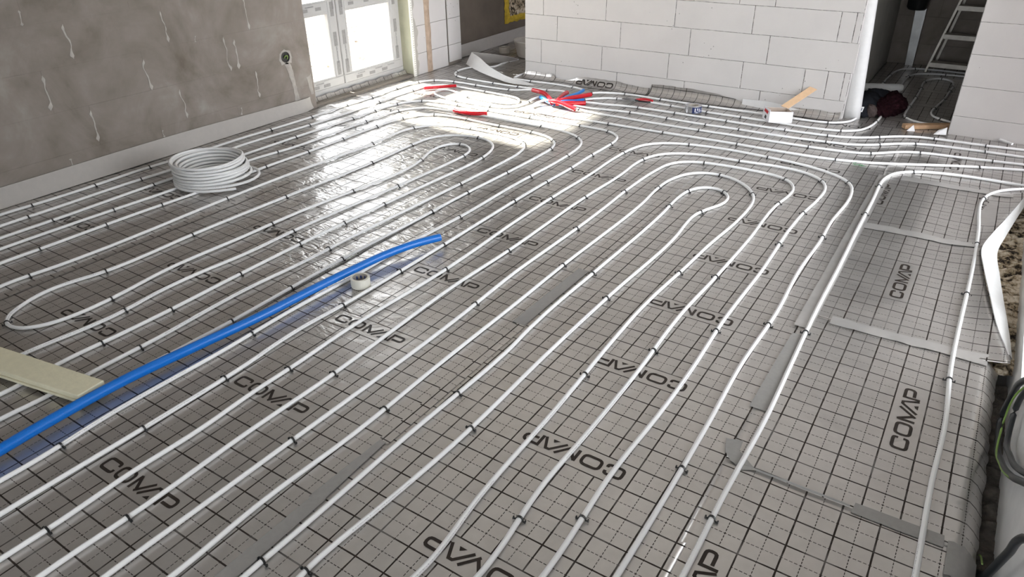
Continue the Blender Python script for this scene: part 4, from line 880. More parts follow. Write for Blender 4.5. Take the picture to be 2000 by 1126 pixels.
# one clip: a hoop over the pipe with a barbed foot on each side (x along the pipe)
def clip_mesh():
    m = MB(); n = 8; ri, ro, hw = 0.0083, 0.0112, 0.0030
    for k in range(n):
        a0 = math.pi * (k / n) * 1.16 - 0.25; a1 = math.pi * ((k + 1) / n) * 1.16 - 0.25
        v = []
        for a in (a0, a1):
            for x in (-hw, hw):
                for r in (ri, ro): v.append((x, r * math.cos(a), r * math.sin(a)))
        m.add(v, [(1, 3, 7, 5), (0, 4, 6, 2), (0, 1, 5, 4), (2, 6, 7, 3)])
    for s in (-1, 1):
        y0, y1 = sorted((s * 0.0095, s * 0.0190)); m.box(-0.0024, 0.0024, y0, y1, -0.0068, -0.0042)
        y0, y1 = sorted((s * 0.0160, s * 0.0196)); m.box(-0.0034, 0.0034, y0, y1, -0.0072, 0.0004)
    me = bpy.data.meshes.new('pipe_clip'); me.from_pydata(m.v, [], m.f); me.update(); me.materials.append(TIE_M)
    return me
CLIP = clip_mesh()

PIPE_LABEL = {
 'P1': 'white heating pipe nearest the grey plastered wall, running to the red sleeves',
 'P2': 'white heating pipe second from the grey wall, ending in the small sunlit loop',
 'P3': 'white heating pipe third from the grey wall, outermost of the nested bends beside the manifold',
 'P4': 'white heating pipe fourth from the grey wall, a red sleeve on its bend',
 'P5': 'white heating pipe fifth from the grey wall, running alongside the blue tube',
 'P6': 'white heating pipe sixth from the grey wall, running past the front of the pipe coil',
 'P7': 'white heating pipe forming the centre of the spiral, turning back near the foam board',
 'Z1': 'outermost white pipe of the nested bends in the middle of the floor',
 'Z2': 'second white pipe from outside in the nested bends in the middle of the floor',
 'Z3': 'third white pipe from outside in the nested bends in the middle of the floor',
 'Z4': 'fourth white pipe from outside, wrapped around the tightest middle bend',
 'Z5': 'innermost white pipe of the middle bends with the kinked hairpin turn',
 'R1': 'white heating pipe along the taped seam, bending towards the terrace side',
 'R2': 'wavy white heating pipe nearest the white terrace door frame',
 'F1': 'white heating pipe closest to the white block wall, ending beside the dark clothes',
 'F2': 'white heating pipe second from the white block wall, under the silver tape roll',
 'F3': 'white heating pipe third from the white block wall, from the red sleeve to the passage',
 'F4': 'white heating pipe fourth from the white block wall, running into the passage',
 'F5': 'white heating pipe fifth from the white block wall, starting at the front red sleeve',
 'F6': 'white heating pipe sixth from the white block wall, looping back beside the sleeves',
 'T1': 'white heating pipe making the U-turn beside the white pier',
 'T2': 'white heating pipe from under the folded foam strip to the blue sleeve',
 'BR1': 'outer white pipe curving along the rear wall of the dim room',
 'BR2': 'second white pipe curving along the rear wall of the dim room',
 'BR3': 'looped white pipe in the middle of the dim room floor',
}
LIFT = {'P2': [(-2.45, 3.44, 0.014, .15)], 'P1': [(-2.60, 3.58, 0.02, .12)], 'T1': [(-2.31, 3.65, 0.02, .15)], 'T2': [(-2.25, 3.81, 0.015, .15)],
        'F1': [(-2.12, 3.73, 0.02, .15)], 'F2': [(-2.09, 3.54, 0.015, .15)], 'F3': [(-2.06, 3.46, 0.02, .15)], 'F6': [(-2.30, 3.34, 0.03, .12)],
        'F4': [(-2.10, 3.38, 0.008, .1)], 'F5': [(-2.04, 3.29, 0.014, .1)], 'R2': [(0.74, 2.0, 0.004, .4)]}
for key, (pts, clips) in PIPE.items():
    P2 = spline(pts, 0.03)
    z = np.array([pipe_z(x, y) for x, y in P2])
    k = np.ones(9) / 9; z = np.convolve(np.r_[[z[0]] * 4, z, [z[-1]] * 4], k, 'valid')
    for (lx, ly, lz, lr) in LIFT.get(key, []):
        z = z + lz * np.exp(-((P2[:, 0] - lx) ** 2 + (P2[:, 1] - ly) ** 2) / lr ** 2)
    P3 = np.c_[P2, z]
    v, f, uv = tube(P3, 0.0081, 10)
    po = pydata('heating_pipe', v, f, PIPE_M, None, smooth=True, uvs=uv)
    tag(po, PIPE_LABEL[key], 'heating pipe', 'white underfloor heating pipes')
    for (x, y, a) in clips:
        i = int(np.argmin((P2[:, 0] - x) ** 2 + (P2[:, 1] - y) ** 2))
        c = bpy.data.objects.new('pipe_clip', CLIP); COL.objects.link(c); c.parent = po
        c.location = (x, y, float(z[i])); c.rotation_euler = (random.uniform(-.12, .12), 0, a + random.uniform(-.12, .12))
# ------------------------------------------------------------------ loose things
def sleeve(path, rad, mat, label, cat='pipe sleeve', group=None, sides=14, thick=0.0035):
    v, f, uv = tube(spline(path, 0.012), rad, sides, True, thick)
    o = pydata('pipe_sleeve', v, f, mat, None, smooth=False, uvs=uv)
    me = o.data; me.polygons.foreach_set('use_smooth', [len(p.vertices) == 4 for p in me.polygons])
    return tag(o, label, cat, group)
G = 'foam sleeves at the manifold'
sleeve([(-2.595, 3.575, .030), (-2.50, 3.545, .034), (-2.40, 3.47, .042), (-2.31, 3.37, .045), (-2.245, 3.30, .035)], 0.0175, RED, 'long red foam sleeve curving in from the grey wall side', group=G)
sleeve([(-2.305, 3.645, .032), (-2.275, 3.53, .044), (-2.245, 3.42, .046), (-2.225, 3.33, .036)], 0.0175, RED, 'short red foam sleeve pointing straight at the white block wall', group=G)
sleeve([(-2.43, 3.43, .026), (-2.375, 3.375, .036), (-2.31, 3.340, .030), (-2.24, 3.325, .020)], 0.0150, BLUE2, 'pale blue foam sleeve on the sunny side of the bundle', group=G)
sleeve([(-2.235, 3.795, .026), (-2.20, 3.62, .040), (-2.19, 3.48, .052), (-2.205, 3.34, .046)], 0.0140, BLUE2, 'blue foam sleeve reaching furthest towards the upturned foil logo', group=G)
sleeve([(-2.115, 3.70, .028), (-2.135, 3.56, .042), (-2.165, 3.43, .052), (-2.20, 3.32, .048)], 0.0175, RED, 'red foam sleeve between the two blue ones', group=G)
sleeve([(-2.095, 3.535, .024), (-2.115, 3.44, .034), (-2.15, 3.37, .044), (-2.20, 3.30, .044)], 0.0140, BLUE, 'dark blue foam sleeve sandwiched between two red ones', group=G)
sleeve([(-2.035, 3.455, .026), (-2.08, 3.40, .032), (-2.14, 3.35, .036), (-2.21, 3.295, .036)], 0.0175, RED, 'red foam sleeve beside the pliers side of the bundle', group=G)
sleeve([(-2.105, 3.375, .018), (-2.14, 3.345, .022), (-2.19, 3.31, .026)], 0.011, BLUE2, 'short blue stub of sleeve showing under the red ones', group=G)
sleeve([(-2.025, 3.275, .022), (-2.10, 3.285, .036), (-2.17, 3.295, .048), (-2.23, 3.30, .050), (-2.275, 3.315, .040)], 0.0175, RED, 'front red foam sleeve lying across the bundle nearest the camera', group=G)
sleeve([(-3.450, 3.185, .022), (-3.38, 3.275, .020), (-3.32, 3.345, .020), (-3.262, 3.395, .022)], 0.0125, RED, 'slit red foam sleeve lying in the sun near the window', group='loose red sleeves')
sleeve([(-2.815, 2.775, .020), (-2.74, 2.765, .021), (-2.66, 2.772, .022), (-2.54, 2.825, .024)], 0.0145, RED, 'bent red foam sleeve on the pipe bend, away from the bundle', group='loose red sleeves')

# blue foam tube lying across the pipes
bp = [(-1.70, -1.75, .036), (-1.70, -1.03, .036), (-1.708, -0.90, .036), (-1.711, -0.82, .036), (-1.708, -0.59, .036), (-1.68, -0.35, .036), (-1.645, -0.08, .036), (-1.62, 0.25, .038), (-1.600, 0.43, .040), (-1.575, 0.60, .043), (-1.527, 0.77, .045), (-1.468, 0.895, .045)]
o = sleeve(bp, 0.0190, BLUE, 'long bright blue foam tube lying loose across the white pipes', 'foam tube', thick=0.006, sides=18); o.name = 'foam_tube'

# cream foam board across the pipes
def quad_prism(name, top, thick, mat, parent=None, bevel=0.003):
    n = len(top); b = [(x, y, z - thick) for x, y, z in top]
    m = MB(); m.add(list(top) + b, [tuple(range(n)), tuple(range(2 * n - 1, n - 1, -1))] + [(i, n + i, n + (i + 1) % n, (i + 1) % n) for i in range(n)])
    return m.build(name, mat, parent, bevel=bevel, seg=2)
fb = empty('foam_board', (-2.2, -0.76, 0.0), 'cream foam insulation board laid across the white pipes', 'foam board')
quad_prism('board', [(-3.05, -0.885, .053), (-2.288, -0.748, .053), (-1.745, -0.655, .053), (-1.738, -0.752, .053), (-2.124, -0.824, .053), (-2.95, -0.98, .053)], 0.022, XPS, fb)
quad_prism('step_rebate', [(-3.05, -0.885, .0305), (-2.288, -0.748, .0305), (-1.728, -0.655, .0305), (-1.722, -0.752, .0305), (-2.124, -0.828, .0305), (-2.95, -0.984, .0305)], 0.011, XPS, fb, 0.001)

# coil of white pipe
cc = []
turns = [(0.216, .020, -3.190, .868), (0.214, .036, -3.192, .87), (0.213, .052, -3.195, .87), (0.212, .068, -3.198, .872), (0.211, .084, -3.203, .875), (0.210, .100, -3.21, .878), (0.206, .116, -3.225, .88), (0.206, .132, -3.245, .882)]
inner = [(0.185, .122, -3.22, .885), (0.175, .104, -3.205, .88), (0.172, .088, -3.20, .877), (0.170, .070, -3.19, .87), (0.172, .052, -3.185, .868), (0.174, .034, -3.18, .865)]
cp = []
# tail, outer turns from the floor up, then inner turns back down
tail = [(-2.925, .825, .019), (-2.985, .748, .019), (-3.045, .693, .0195)]
cp += tail
n = 40
allt = turns + inner
a_start = math.radians(-62)
for q, (r, z, cx, cy) in enumerate(allt):
    r2, z2, cx2, cy2 = allt[min(q + 1, len(allt) - 1)]
    for k in range(n):
        t = k / n; a = a_start - 2 * math.pi * t
        sm = t * t * (3 - 2 * t)
        rr = r + (r2 - r) * sm; zz = z + (z2 - z) * sm; x = cx + (cx2 - cx) * sm; y = cy + (cy2 - cy) * sm
        loose = 0.062 * math.exp(-((((math.degrees(a) - 25) % 360 + 180) % 360 - 180) / 45) ** 2) if q == 0 else (0.02 * math.exp(-((((math.degrees(a) - 25) % 360 + 180) % 360 - 180) / 40) ** 2) if q == 1 else 0)
        if q == 7: rr *= 1 + 0.03 * math.sin(2 * a + 1)
        wob = 0.003 * math.sin(3 * a + q * 1.7)
        cp.append((x + (rr + loose + wob) * math.cos(a), y + (rr + loose + wob) * math.sin(a), zz + 0.002 * math.sin(2 * a + q)))
v, f, uv = tube(cp, 0.0082, 10, True, 0.002)
o = pydata('pipe_coil', v, f, PIPE_M, None, smooth=True, uvs=uv)
tag(o, 'coil of spare white pipe resting on the pipes beside the grey wall', 'pipe coil')

# roll of cream masking tape
def tape_roll(label, loc, r, ri, h, mat, core, cat='tape roll', z=0.0):
    e = empty('tape_roll', loc, label, cat)
    v, f = lathe([(ri + 0.003, 0), (r - .001, 0), (r, .001), (r, h - .001), (r - .001, h), (ri + 0.003, h)], 32, loc)
    pydata('tape', v, f, mat, e, smooth=False)
    v, f = lathe([(ri, 0.0), (ri + 0.003, 0.0), (ri + 0.003, h + .0005), (ri, h + .0005), (ri, 0)], 32, loc)
    pydata('core', v, f, core, e)
    return e
tr = tape_roll('roll of cream masking tape standing against the blue tube', (-1.515, 0.385, 0.004), 0.043, 0.030, 0.043, MASK, CARDB)
for k in range(9):
    a = math.radians(20 + k * 36); p = Vector((-1.515 + .0297 * math.cos(a), 0.385 + .0297 * math.sin(a), 0.004))
    t = Vector((-math.sin(a), math.cos(a), 0)); c = p + Vector((0, 0, .025))
    pydata('core_print', [c - t * .006 - Vector((0, 0, .006)), c + t * .006 - Vector((0, 0, .006)), c + t * .004 + Vector((0, 0, .010)), c - t * .006 + Vector((0, 0, .008))], [(0, 1, 2, 3)], PRINTBL, tr)

# silver tape roll in its navy wrapper
sx, sy = -1.24, 3.705
st_ = tape_roll('silver tape roll with a navy blue printed label by the white block wall', (sx, sy, 0.012), 0.062, 0.036, 0.050, SILVER, CARDB)
v = []; f = []
for k in range(13):
    a = math.radians(-78 + k * 9.5)
    for z in (.003, .047): v.append((sx + .0628 * math.cos(a), sy + .0628 * math.sin(a), .012 + z))
for k in range(12): f.append((2 * k, 2 * k + 2, 2 * k + 3, 2 * k + 1))
lab = pydata('label', v, f, NAVY, st_)
for (a0, a1, z0, z1) in ((-60, -55, .012, .040), (-60, -38, .036, .040), (-43, -38, .024, .040), (-60, -38, .024, .028), (-52, -38, .010, .014), (-28, -8, .034, .038), (-28, -24, .010, .038), (-28, -10, .022, .026), (-14, -10, .010, .026), (2, 20, .030, .034), (4, 9, .010, .034), (12, 17, .012, .022)):
    v = []
    for a in (a0, a1):
        for z in (z0, z1): v.append((sx + .0633 * math.cos(math.radians(a)), sy + .0633 * math.sin(math.radians(a)), .012 + z))
    pydata('label_print', v, [(0, 2, 3, 1)], WHITEP, lab)

# pliers with red grips
pl = empty('pliers', (-1.72, 3.735, 0.02), 'pliers with red and black grips lying on the pipes', 'pliers')
def flatbar(name, pts, w, h, mat, parent):
    P = spline(pts, 0.012); T, U, V = frames(P); v = []; f = []
    ww = np.interp(np.linspace(0, 1, len(P)), np.linspace(0, 1, len(w)), w)
    for p, s, q in zip(P, V, ww):
        for a, b in ((-1, 0), (1, 0), (1, 1), (-1, 1)): v.append(p + s * a * q / 2 + np.array([0, 0, b * h]))
    n = len(P)
    for i in range(n - 1):
        for k in range(4): f.append((4 * i + k, 4 * i + (k + 1) % 4, 4 * (i + 1) + (k + 1) % 4, 4 * (i + 1) + k))
    f += [(3, 2, 1, 0), tuple(4 * (n - 1) + k for k in range(4))]
    return pydata(name, v, f, mat, parent)
flatbar('handle', [(-1.735, 3.752, .019), (-1.70, 3.79, .021), (-1.655, 3.80, .021), (-1.605, 3.785, .019)], [.010, .015, .016, .012], .012, RED, pl)
flatbar('handle', [(-1.735, 3.738, .019), (-1.70, 3.725, .021), (-1.65, 3.730, .021), (-1.605, 3.742, .019)], [.010, .013, .014, .011], .012, RUBBER, pl)
flatbar('grip_inlay', [(-1.70, 3.721, .024), (-1.65, 3.726, .024), (-1.615, 3.738, .022)], [.004, .006, .004], .012, RED, pl)
flatbar('jaw', [(-1.74, 3.748, .020), (-1.78, 3.752, .021), (-1.82, 3.742, .020), (-1.845, 3.735, .018)], [.02, .024, .014, .005], .010, STEEL, pl)
flatbar('jaw', [(-1.74, 3.740, .020), (-1.78, 3.728, .021), (-1.82, 3.726, .020), (-1.845, 3.730, .018)], [.018, .02, .012, .005], .010, STEEL, pl)
v, f = lathe([(0, .034), (.007, .034), (.008, .031), (.008, .02)], 14, (-1.745, 3.744, 0)); pydata('pivot', v, f, STEEL, pl)

# open white carton with a wooden stick
bx = empty('carton', (-0.64, 3.79, 0.0), 'small open white carton with a red print, standing on the pipes', 'carton')
A_ = Vector((-0.668, 3.690)); B_ = Vector((-0.522, 3.758)); L_ = Vector((-0.742, 3.785)); D_ = L_ - A_
C_ = B_ + D_; z0, z1 = 0.019, 0.098; th = 0.003
def wallp(p, q, name, zb=z0, zt=z1):
    d = (q - p).normalized(); nrm = Vector((-d.y, d.x)) * th
    m = MB(); m.add([(p.x, p.y, zb), (q.x, q.y, zb), (q.x + nrm.x, q.y + nrm.y, zb), (p.x + nrm.x, p.y + nrm.y, zb), (p.x, p.y, zt), (q.x, q.y, zt), (q.x + nrm.x, q.y + nrm.y, zt), (p.x + nrm.x, p.y + nrm.y, zt)],
                    [(0, 1, 5, 4), (1, 2, 6, 5), (2, 3, 7, 6), (3, 0, 4, 7), (4, 5, 6, 7), (3, 2, 1, 0)], 0)
    m.m[2] = 1
    return m.build(name, [CARD, CARDIN], bx)
wallp(A_, B_, 'side'); wallp(B_, C_, 'side'); wallp(C_, L_, 'side'); e1 = wallp(L_, A_, 'side', zt=z1 + 0.012)
m = MB(); m.add([(*A_, z0 + .001), (*B_, z0 + .001), (*C_, z0 + .001), (*L_, z0 + .001), (*A_, z0 + .003), (*B_, z0 + .003), (*C_, z0 + .003), (*L_, z0 + .003)], [(3, 2, 1, 0), (4, 5, 6, 7)]); m.build('bottom', CARDIN, bx)
# red and black print on the end
dn = (A_ - L_).normalized(); nn = Vector((dn.y, -dn.x)) * -0.0006
nn = Vector((-D_.y, D_.x)).normalized() * 0.0006
def endpt(s, z):
    p = L_.lerp(A_, s) + nn; return (p.x, p.y, z)
pydata('red_print', [endpt(.18, .078), endpt(.72, .070), endpt(.80, .094), endpt(.25, .100)], [(0, 1, 2, 3)], RED, bx)
pydata('black_print', [endpt(.30, .034), endpt(.58, .030), endpt(.62, .052), endpt(.42, .060)], [(0, 1, 2, 3)], TIE_M, bx)
m = MB(); p0 = Vector((-0.620, 3.890, .085)); p1 = Vector((-0.478, FW - 0.012, .205)); d = (p1 - p0); side = Vector((0.055, -0.010, -0.012)); nrm = d.cross(side).normalized() * 0.006
m.add([p0 - side * .5, p0 + side * .5, p1 + side * .5, p1 - side * .5] + [p - nrm for p in (p0 - side * .5, p0 + side * .5, p1 + side * .5, p1 - side * .5)], [(0, 1, 2, 3), (7, 6, 5, 4), (0, 4, 5, 1), (1, 5, 6, 2), (2, 6, 7, 3), (3, 7, 4, 0)])
o = m.build('wooden_stick', WOOD, bevel=0.002); tag(o, 'pale wooden stick leaning from the carton to the white block wall', 'stick')

# edge strips of thin foam
def ribbon(name, L, R, mat, thick, label, parent=None, step=0.03, cat='edge strip'):
    a = spline(L, step); n = len(a); b = spline(R, step)
    b = b[np.clip(np.round(np.linspace(0, len(b) - 1, n)).astype(int), 0, len(b) - 1)]
    K = 4; v = []; f = []
    for i in range(n):
        d = b[i] - a[i]; t = a[min(i + 1, n - 1)] - a[max(i - 1, 0)]; nr = np.cross(t, d); nr = nr / (np.linalg.norm(nr) + 1e-9) * thick
        for s in (0, 1):
            for k in range(K + 1): v.append(a[i] + d * k / K - nr * s)
    w = 2 * (K + 1)
    for i in range(n - 1):
        for k in range(K):
            f.append((i * w + k, i * w + k + 1, (i + 1) * w + k + 1, (i + 1) * w + k))
            f.append((i * w + K + 1 + k, (i + 1) * w + K + 1 + k, (i + 1) * w + K + 2 + k, i * w + K + 2 + k))
        for k in (0, K): f.append((i * w + k, (i + 1) * w + k, (i + 1) * w + K + 1 + k, i * w + K + 1 + k))
    o = pydata(name, v, f, mat, parent, smooth=False)
    if label: tag(o, label, cat)
    return o
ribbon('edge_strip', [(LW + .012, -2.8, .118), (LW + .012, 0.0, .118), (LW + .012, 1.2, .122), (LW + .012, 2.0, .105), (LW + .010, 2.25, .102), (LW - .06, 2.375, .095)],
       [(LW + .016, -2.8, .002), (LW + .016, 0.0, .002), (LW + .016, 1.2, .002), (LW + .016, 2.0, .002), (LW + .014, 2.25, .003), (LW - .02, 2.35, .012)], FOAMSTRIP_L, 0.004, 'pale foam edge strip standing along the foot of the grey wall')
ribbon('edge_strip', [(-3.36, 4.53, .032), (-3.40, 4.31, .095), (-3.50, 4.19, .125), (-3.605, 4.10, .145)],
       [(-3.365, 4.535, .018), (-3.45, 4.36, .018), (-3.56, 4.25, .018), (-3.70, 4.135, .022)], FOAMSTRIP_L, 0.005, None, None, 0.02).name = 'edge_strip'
es = bpy.data.objects['edge_strip.001']
tag(es, 'folded white foam edge strip lying in the gap beside the pier', 'edge strip')
ribbon('folded_end', [(-3.600, 4.098, .145), (-3.46, 4.035, .118), (-3.35, 3.975, .09), (-3.15, 3.86, .065), (-2.97, 3.795, .043), (-2.80, 3.802, .020), (-2.69, 3.752, .022)],
       [(-3.695, 4.13, .022), (-3.55, 4.02, .022), (-3.40, 3.925, .022), (-3.23, 3.835, .022), (-3.10, 3.775, .022), (-2.87, 3.70, .022), (-2.69, 3.746, .021)], FOAMSTRIP, 0.005, None, es, 0.02)
# white rounded foam strip standing in the doorway
v = []; f = []
zz = np.linspace(0, 2.0, 24); K = 10
for z in zz:
    cx = -0.195 - 0.055 * min(z, 1.2); cy = 4.175; r = 0.058 - 0.016 * min(z, 1.0)
    for k in range(K + 1):
        a = math.radians(200 + 170 * k / K); v.append((cx + r * math.cos(a), cy + r * math.sin(a) * 0.9, z))
for i in range(len(zz) - 1):
    for k in range(K): f.append((i * (K + 1) + k, i * (K + 1) + k + 1, (i + 1) * (K + 1) + k + 1, (i + 1) * (K + 1) + k))
o = pydata('edge_strip', v, f, FOAMSTRIP, None, smooth=True)
sm = o.modifiers.new('thickness', 'SOLIDIFY'); sm.thickness = 0.006
tag(o, 'upright curled white foam strip at the end of the white block wall', 'edge strip')
# short strip showing behind the foil at the foot of the wall
ribbon('edge_strip', [(-0.98, FW - .008, .060), (-0.72, FW - .008, .062), (-0.58, FW - .008, .040), (-0.262, FW - .008, .036)], [(-0.98, FW - .012, .004), (-0.72, FW - .012, .004), (-0.58, FW - .012, .004), (-0.262, FW - .012, .004)], FOAMSTRIP, 0.004, 'low white foam strip at the foot of the white block wall behind the carton')
# white strip peeled up by the terrace door
cr = [(x, y) for x, y in CREST[1:-1]]
rt = [(0.93, 2.99), (0.875, 2.60), (0.848, 2.40), (0.826, 2.20), (0.846, 1.95), (0.868, 1.74), (0.905, 1.40), (0.918, 1.24)]
ribbon('edge_strip', [(x, y, .030 + (.012 if 1.5 < y < 2.5 else 0)) for x, y in cr], [(x, y, .012) for x, y in rt], FOAMSTRIP, 0.004, 'peeled white foam strip beside the strip of rubble at the terrace door')

# rubble in the gap under the door frame: pale chips further along, dark dirt near the corner
def gap_fill(y0, y1, hi, mat, label, amp):
    v = []; f = []; ny_ = int((y1 - y0) / .016); nx_ = 12
    for j in range(ny_ + 1):
        y = y0 + (y1 - y0) * j / ny_
        for i in range(nx_ + 1):
            x = 0.74 + 0.20 * i / nx_
            v.append((x, y, hi + amp * float(vnoise(x * 60, y * 60, 71)) + amp * .8 * float(vnoise(x * 24, y * 24, 72))))
    for j in range(ny_):
        for i in range(nx_): a = j * (nx_ + 1) + i; f.append((a, a + 1, a + nx_ + 2, a + nx_ + 1))
    return tag(pydata('rubble', v, f, mat, None), label, 'rubble', kind='stuff')
gap_fill(1.20, 3.05, -0.035, RUBBLE, 'pale crumbled mortar chips beside the peeled foam strip', .016)
gap_fill(-1.2, 1.20, -0.085, simple('dark_dirt', (0.07, 0.06, 0.05), 0.95, var=0.5, scale=30, bump=0.01, bscale=40), 'dark dirt in the gap along the white door frame', .010)

# black cables hanging over the door frame
def cable(label, paths):
    e = empty('power_cable', paths[0][1][0], label, 'cable')
    for nm, P, r, mt in paths:
        v, f, uv = tube(spline(P, 0.02), r, 10); pydata(nm, v, f, mt, e, smooth=True)
    return e
cable('looped black cable with a green wire hanging over the white door frame', [
    ('cable', [(0.99, 0.62, .36), (0.925, 0.69, .28), (0.905, 0.745, .225), (0.905, 0.842, .098), (0.906, 0.872, -.008), (0.908, 0.775, -.035), (0.905, 0.568, .041), (0.904, 0.352, .160), (0.910, 0.19, .272), (0.99, 0.05, .36)], 0.0095, RUBBER),
    ('cable', [(1.0, 0.60, .36), (0.93, 0.64, .30), (0.912, 0.70, .215), (0.912, 0.735, .125), (0.910, 0.655, .072), (0.909, 0.49, .122), (0.909, 0.33, .205), (0.918, 0.24, .262), (0.99, 0.12, .36)], 0.0085, RUBBER),
    ('wire', [(0.925, 0.67, .285), (0.898, 0.72, .19), (0.897, 0.745, .08), (0.897, 0.68, .02), (0.896, 0.50, .075), (0.896, 0.34, .165), (0.902, 0.22, .245)], 0.0030, GREENY)])
cable('straight black cable emerging from the gap near the corner', [
    ('cable', [(0.905, 0.22, -.09), (0.908, 0.16, -.03), (0.907, 0.11, .050), (0.906, 0.04, .175), (0.908, -0.02, .285), (0.98, -0.10, .37)], 0.0100, RUBBER),
    ('wire', [(0.898, 0.27, -.07), (0.896, 0.235, -.04), (0.896, 0.18, -.015)], 0.0024, GREENY)])

# grey cloth tape patches on the seams
def patch(pts, mat, parent, z, name='tape_patch', hf=h_main):
    v = [(x, y, float(hf(x, y)) + z) for x, y in pts]
    return pydata(name, v, [tuple(range(len(v)))], mat, parent)
def tape_strip(label, rows, mat, z, hf=h_main):
    """rows: (x_left, x_right, y)"""
    v = []; f = []
    for xl, xr, y in rows:
        for k in range(3):
            x = xl + (xr - xl) * k / 2; v.append((x, y, float(hf(x, y)) + z))
    for i in range(len(rows) - 1):
        for k in range(2): f.append((3 * i + k, 3 * i + k + 1, 3 * i + k + 4, 3 * i + k + 3))
    o = pydata('seam_tape', v, f, mat, None, smooth=True)
    return tag(o, label, 'tape')
def rows_lin(a, b, n=10):
    return [tuple(np.array(a) + (np.array(b) - np.array(a)) * k / n) for k in range(n + 1)]
tape_strip('long wide grey tape on the seam at the near edge of the picture', rows_lin((-.776, -.705, -1.9), (-.757, -.712, -.60), 24), GREYTAPE, .0058)
tape_strip('short narrow grey tape overlapping the end of the long near one', rows_lin((-.763, -.715, -.62), (-.752, -.728, -.325), 8), GREYTAPE, .0066)
tape_strip('grey tape on the middle seam beside the hairpin pipe run', rows_lin((-.780, -.722, .49), (-.772, -.718, 1.035), 10), GREYTAPE, .0058)
tape_strip('grey tape running under the pipe along the terrace side seam', rows_lin((.190, .245, .47), (.195, .250, 1.0), 30), GREYTAPE, .0068, h_right)
o = patch([(.178, .268), (.228, .285), (.232, .235), (.30, .178), (.262, .155), (.215, .185), (.196, .208)], GREYTAPE, None, .0095); o.name = 'seam_tape'; tag(o, 'torn grey tape scrap under the pipe where two seams meet', 'tape')
o = patch([(.576, .205), (.700, .206), (.800, .207), (.803, .160), (.70, .158), (.572, .160)], GREYTAPE, None, .0062, hf=h_right); o.name = 'seam_tape'; tag(o, 'grey tape across the crosswise seam under the wavy pipe', 'tape')
v = []; f = []
for k in range(7):
    x = .81 + .078 * k / 6
    for y in (.065, .12, .19): v.append((x, y + .012 * (k % 2) * .4, .0085 + float(droop(np.array([x]), 0)[0]) + 0.0015))
for k in range(6):
    for q in range(2): f.append((3 * k + q, 3 * k + q + 1, 3 * k + q + 4, 3 * k + q + 3))
o = pydata('seam_tape', v, f, GREYTAPE, None, smooth=True); tag(o, 'grey tape folded over the bent edge at the near corner', 'tape')
# clear packing tape
tape_strip('shiny clear tape along the terrace seam beside the pipe', rows_lin((.185, .250, 1.06), (.180, .245, 3.02), 40), CLEAR, .0074, h_right)
def cross(label, x0, x1, y0, y1, z):
    v = []; f = []; n = 24
    for k in range(n + 1):
        x = x0 + (x1 - x0) * k / n; ym = (y0 + y1) / 2
        for q in (-1, 0, 1):
            y = ym + q * (abs(y1 - y0) / 2) + .004 * float(vnoise(x * 20, q * 3.3, 5)); v.append((x, y, z + .002 * float(vnoise(x * 25, y * 25, 9)) + float(h_right(x, y)) + float(rise(np.array([x]), np.array([y]))[0]) * (y > 1.2)))
    for k in range(n):
        for q in range(2): f.append((3 * k + q, 3 * k + 3 + q, 3 * k + 4 + q, 3 * k + 1 + q))
    o = pydata('seam_tape', v, f, CLEAR, None, smooth=True); return tag(o, label, 'tape')
cross('clear tape on the crosswise seam beside the rubble strip', .30, .845, 1.150, 1.215, .0075)
cross('clear tape on the crosswise seam behind the middle logo', .24, .745, 2.185, 2.250, .0085)
cross('clear tape on the crosswise seam nearest the terrace bend', .30, .86, 2.985, 3.050, .0088)
# raised joint of the near crosswise seam
ribbon('seam_ridge', [(.245, .1825, .0105), (.45, .183, .0110), (.565, .183, .0100)], [(.245, .178, .0065), (.45, .179, .0068), (.565, .179, .0065)], GREYTAPE, .001, None, S5a)

# small white paper scraps and crumbs
def scrap(label, pts, mat=WHITEP):
    o = pydata('scrap', pts, [tuple(range(len(pts)))] if len(pts) < 4 else [(0, 1, 2), (0, 2, 3)], mat); sm = o.modifiers.new('thickness', 'SOLIDIFY'); sm.thickness = 0.001
    return tag(o, label, 'scrap')
scrap('small white paper scrap in front of the brown wood offcut', [(.195, 4.015, .008), (.245, 4.03, .008), (.225, 4.075, .04), (.20, 4.06, .014)])
scrap('crumpled white scrap at the foot of the bare block wall', [(.36, 4.02, .008), (.435, 4.035, .012), (.43, 4.09, .05), (.38, 4.07, .028)])
gb = []
for (x, y, a, l) in ((.02, 3.12, .3, .05), (.045, 3.125, -.2, .045), (.01, 3.135, .9, .03), (.06, 3.115, .1, .03)):
    gb.append([(x, y, .008), (x + l * math.cos(a), y + l * math.sin(a), .012), (x + l * math.cos(a) * .9, y + l * math.sin(a) + .007, .010), (x, y + .006, .008)])
v = [p for q in gb for p in q]; o = pydata('green_sprig', v, [(4 * k, 4 * k + 1, 4 * k + 2, 4 * k + 3) for k in range(4)], GREENBIT); sm = o.modifiers.new('thickness', 'SOLIDIFY'); sm.thickness = 0.0015
tag(o, 'small green plastic sprig on the foil near the passage', 'sprig')

# round wooden offcut at the doorway
o = flatbar('wood_offcut', [(.165, 4.075, .006), (.30, 4.16, .006), (.47, 4.27, .006)], [.05, .052, .055], .028, WOOD2, None)
tag(o, 'brown wooden offcut lying across the doorway', 'wood')

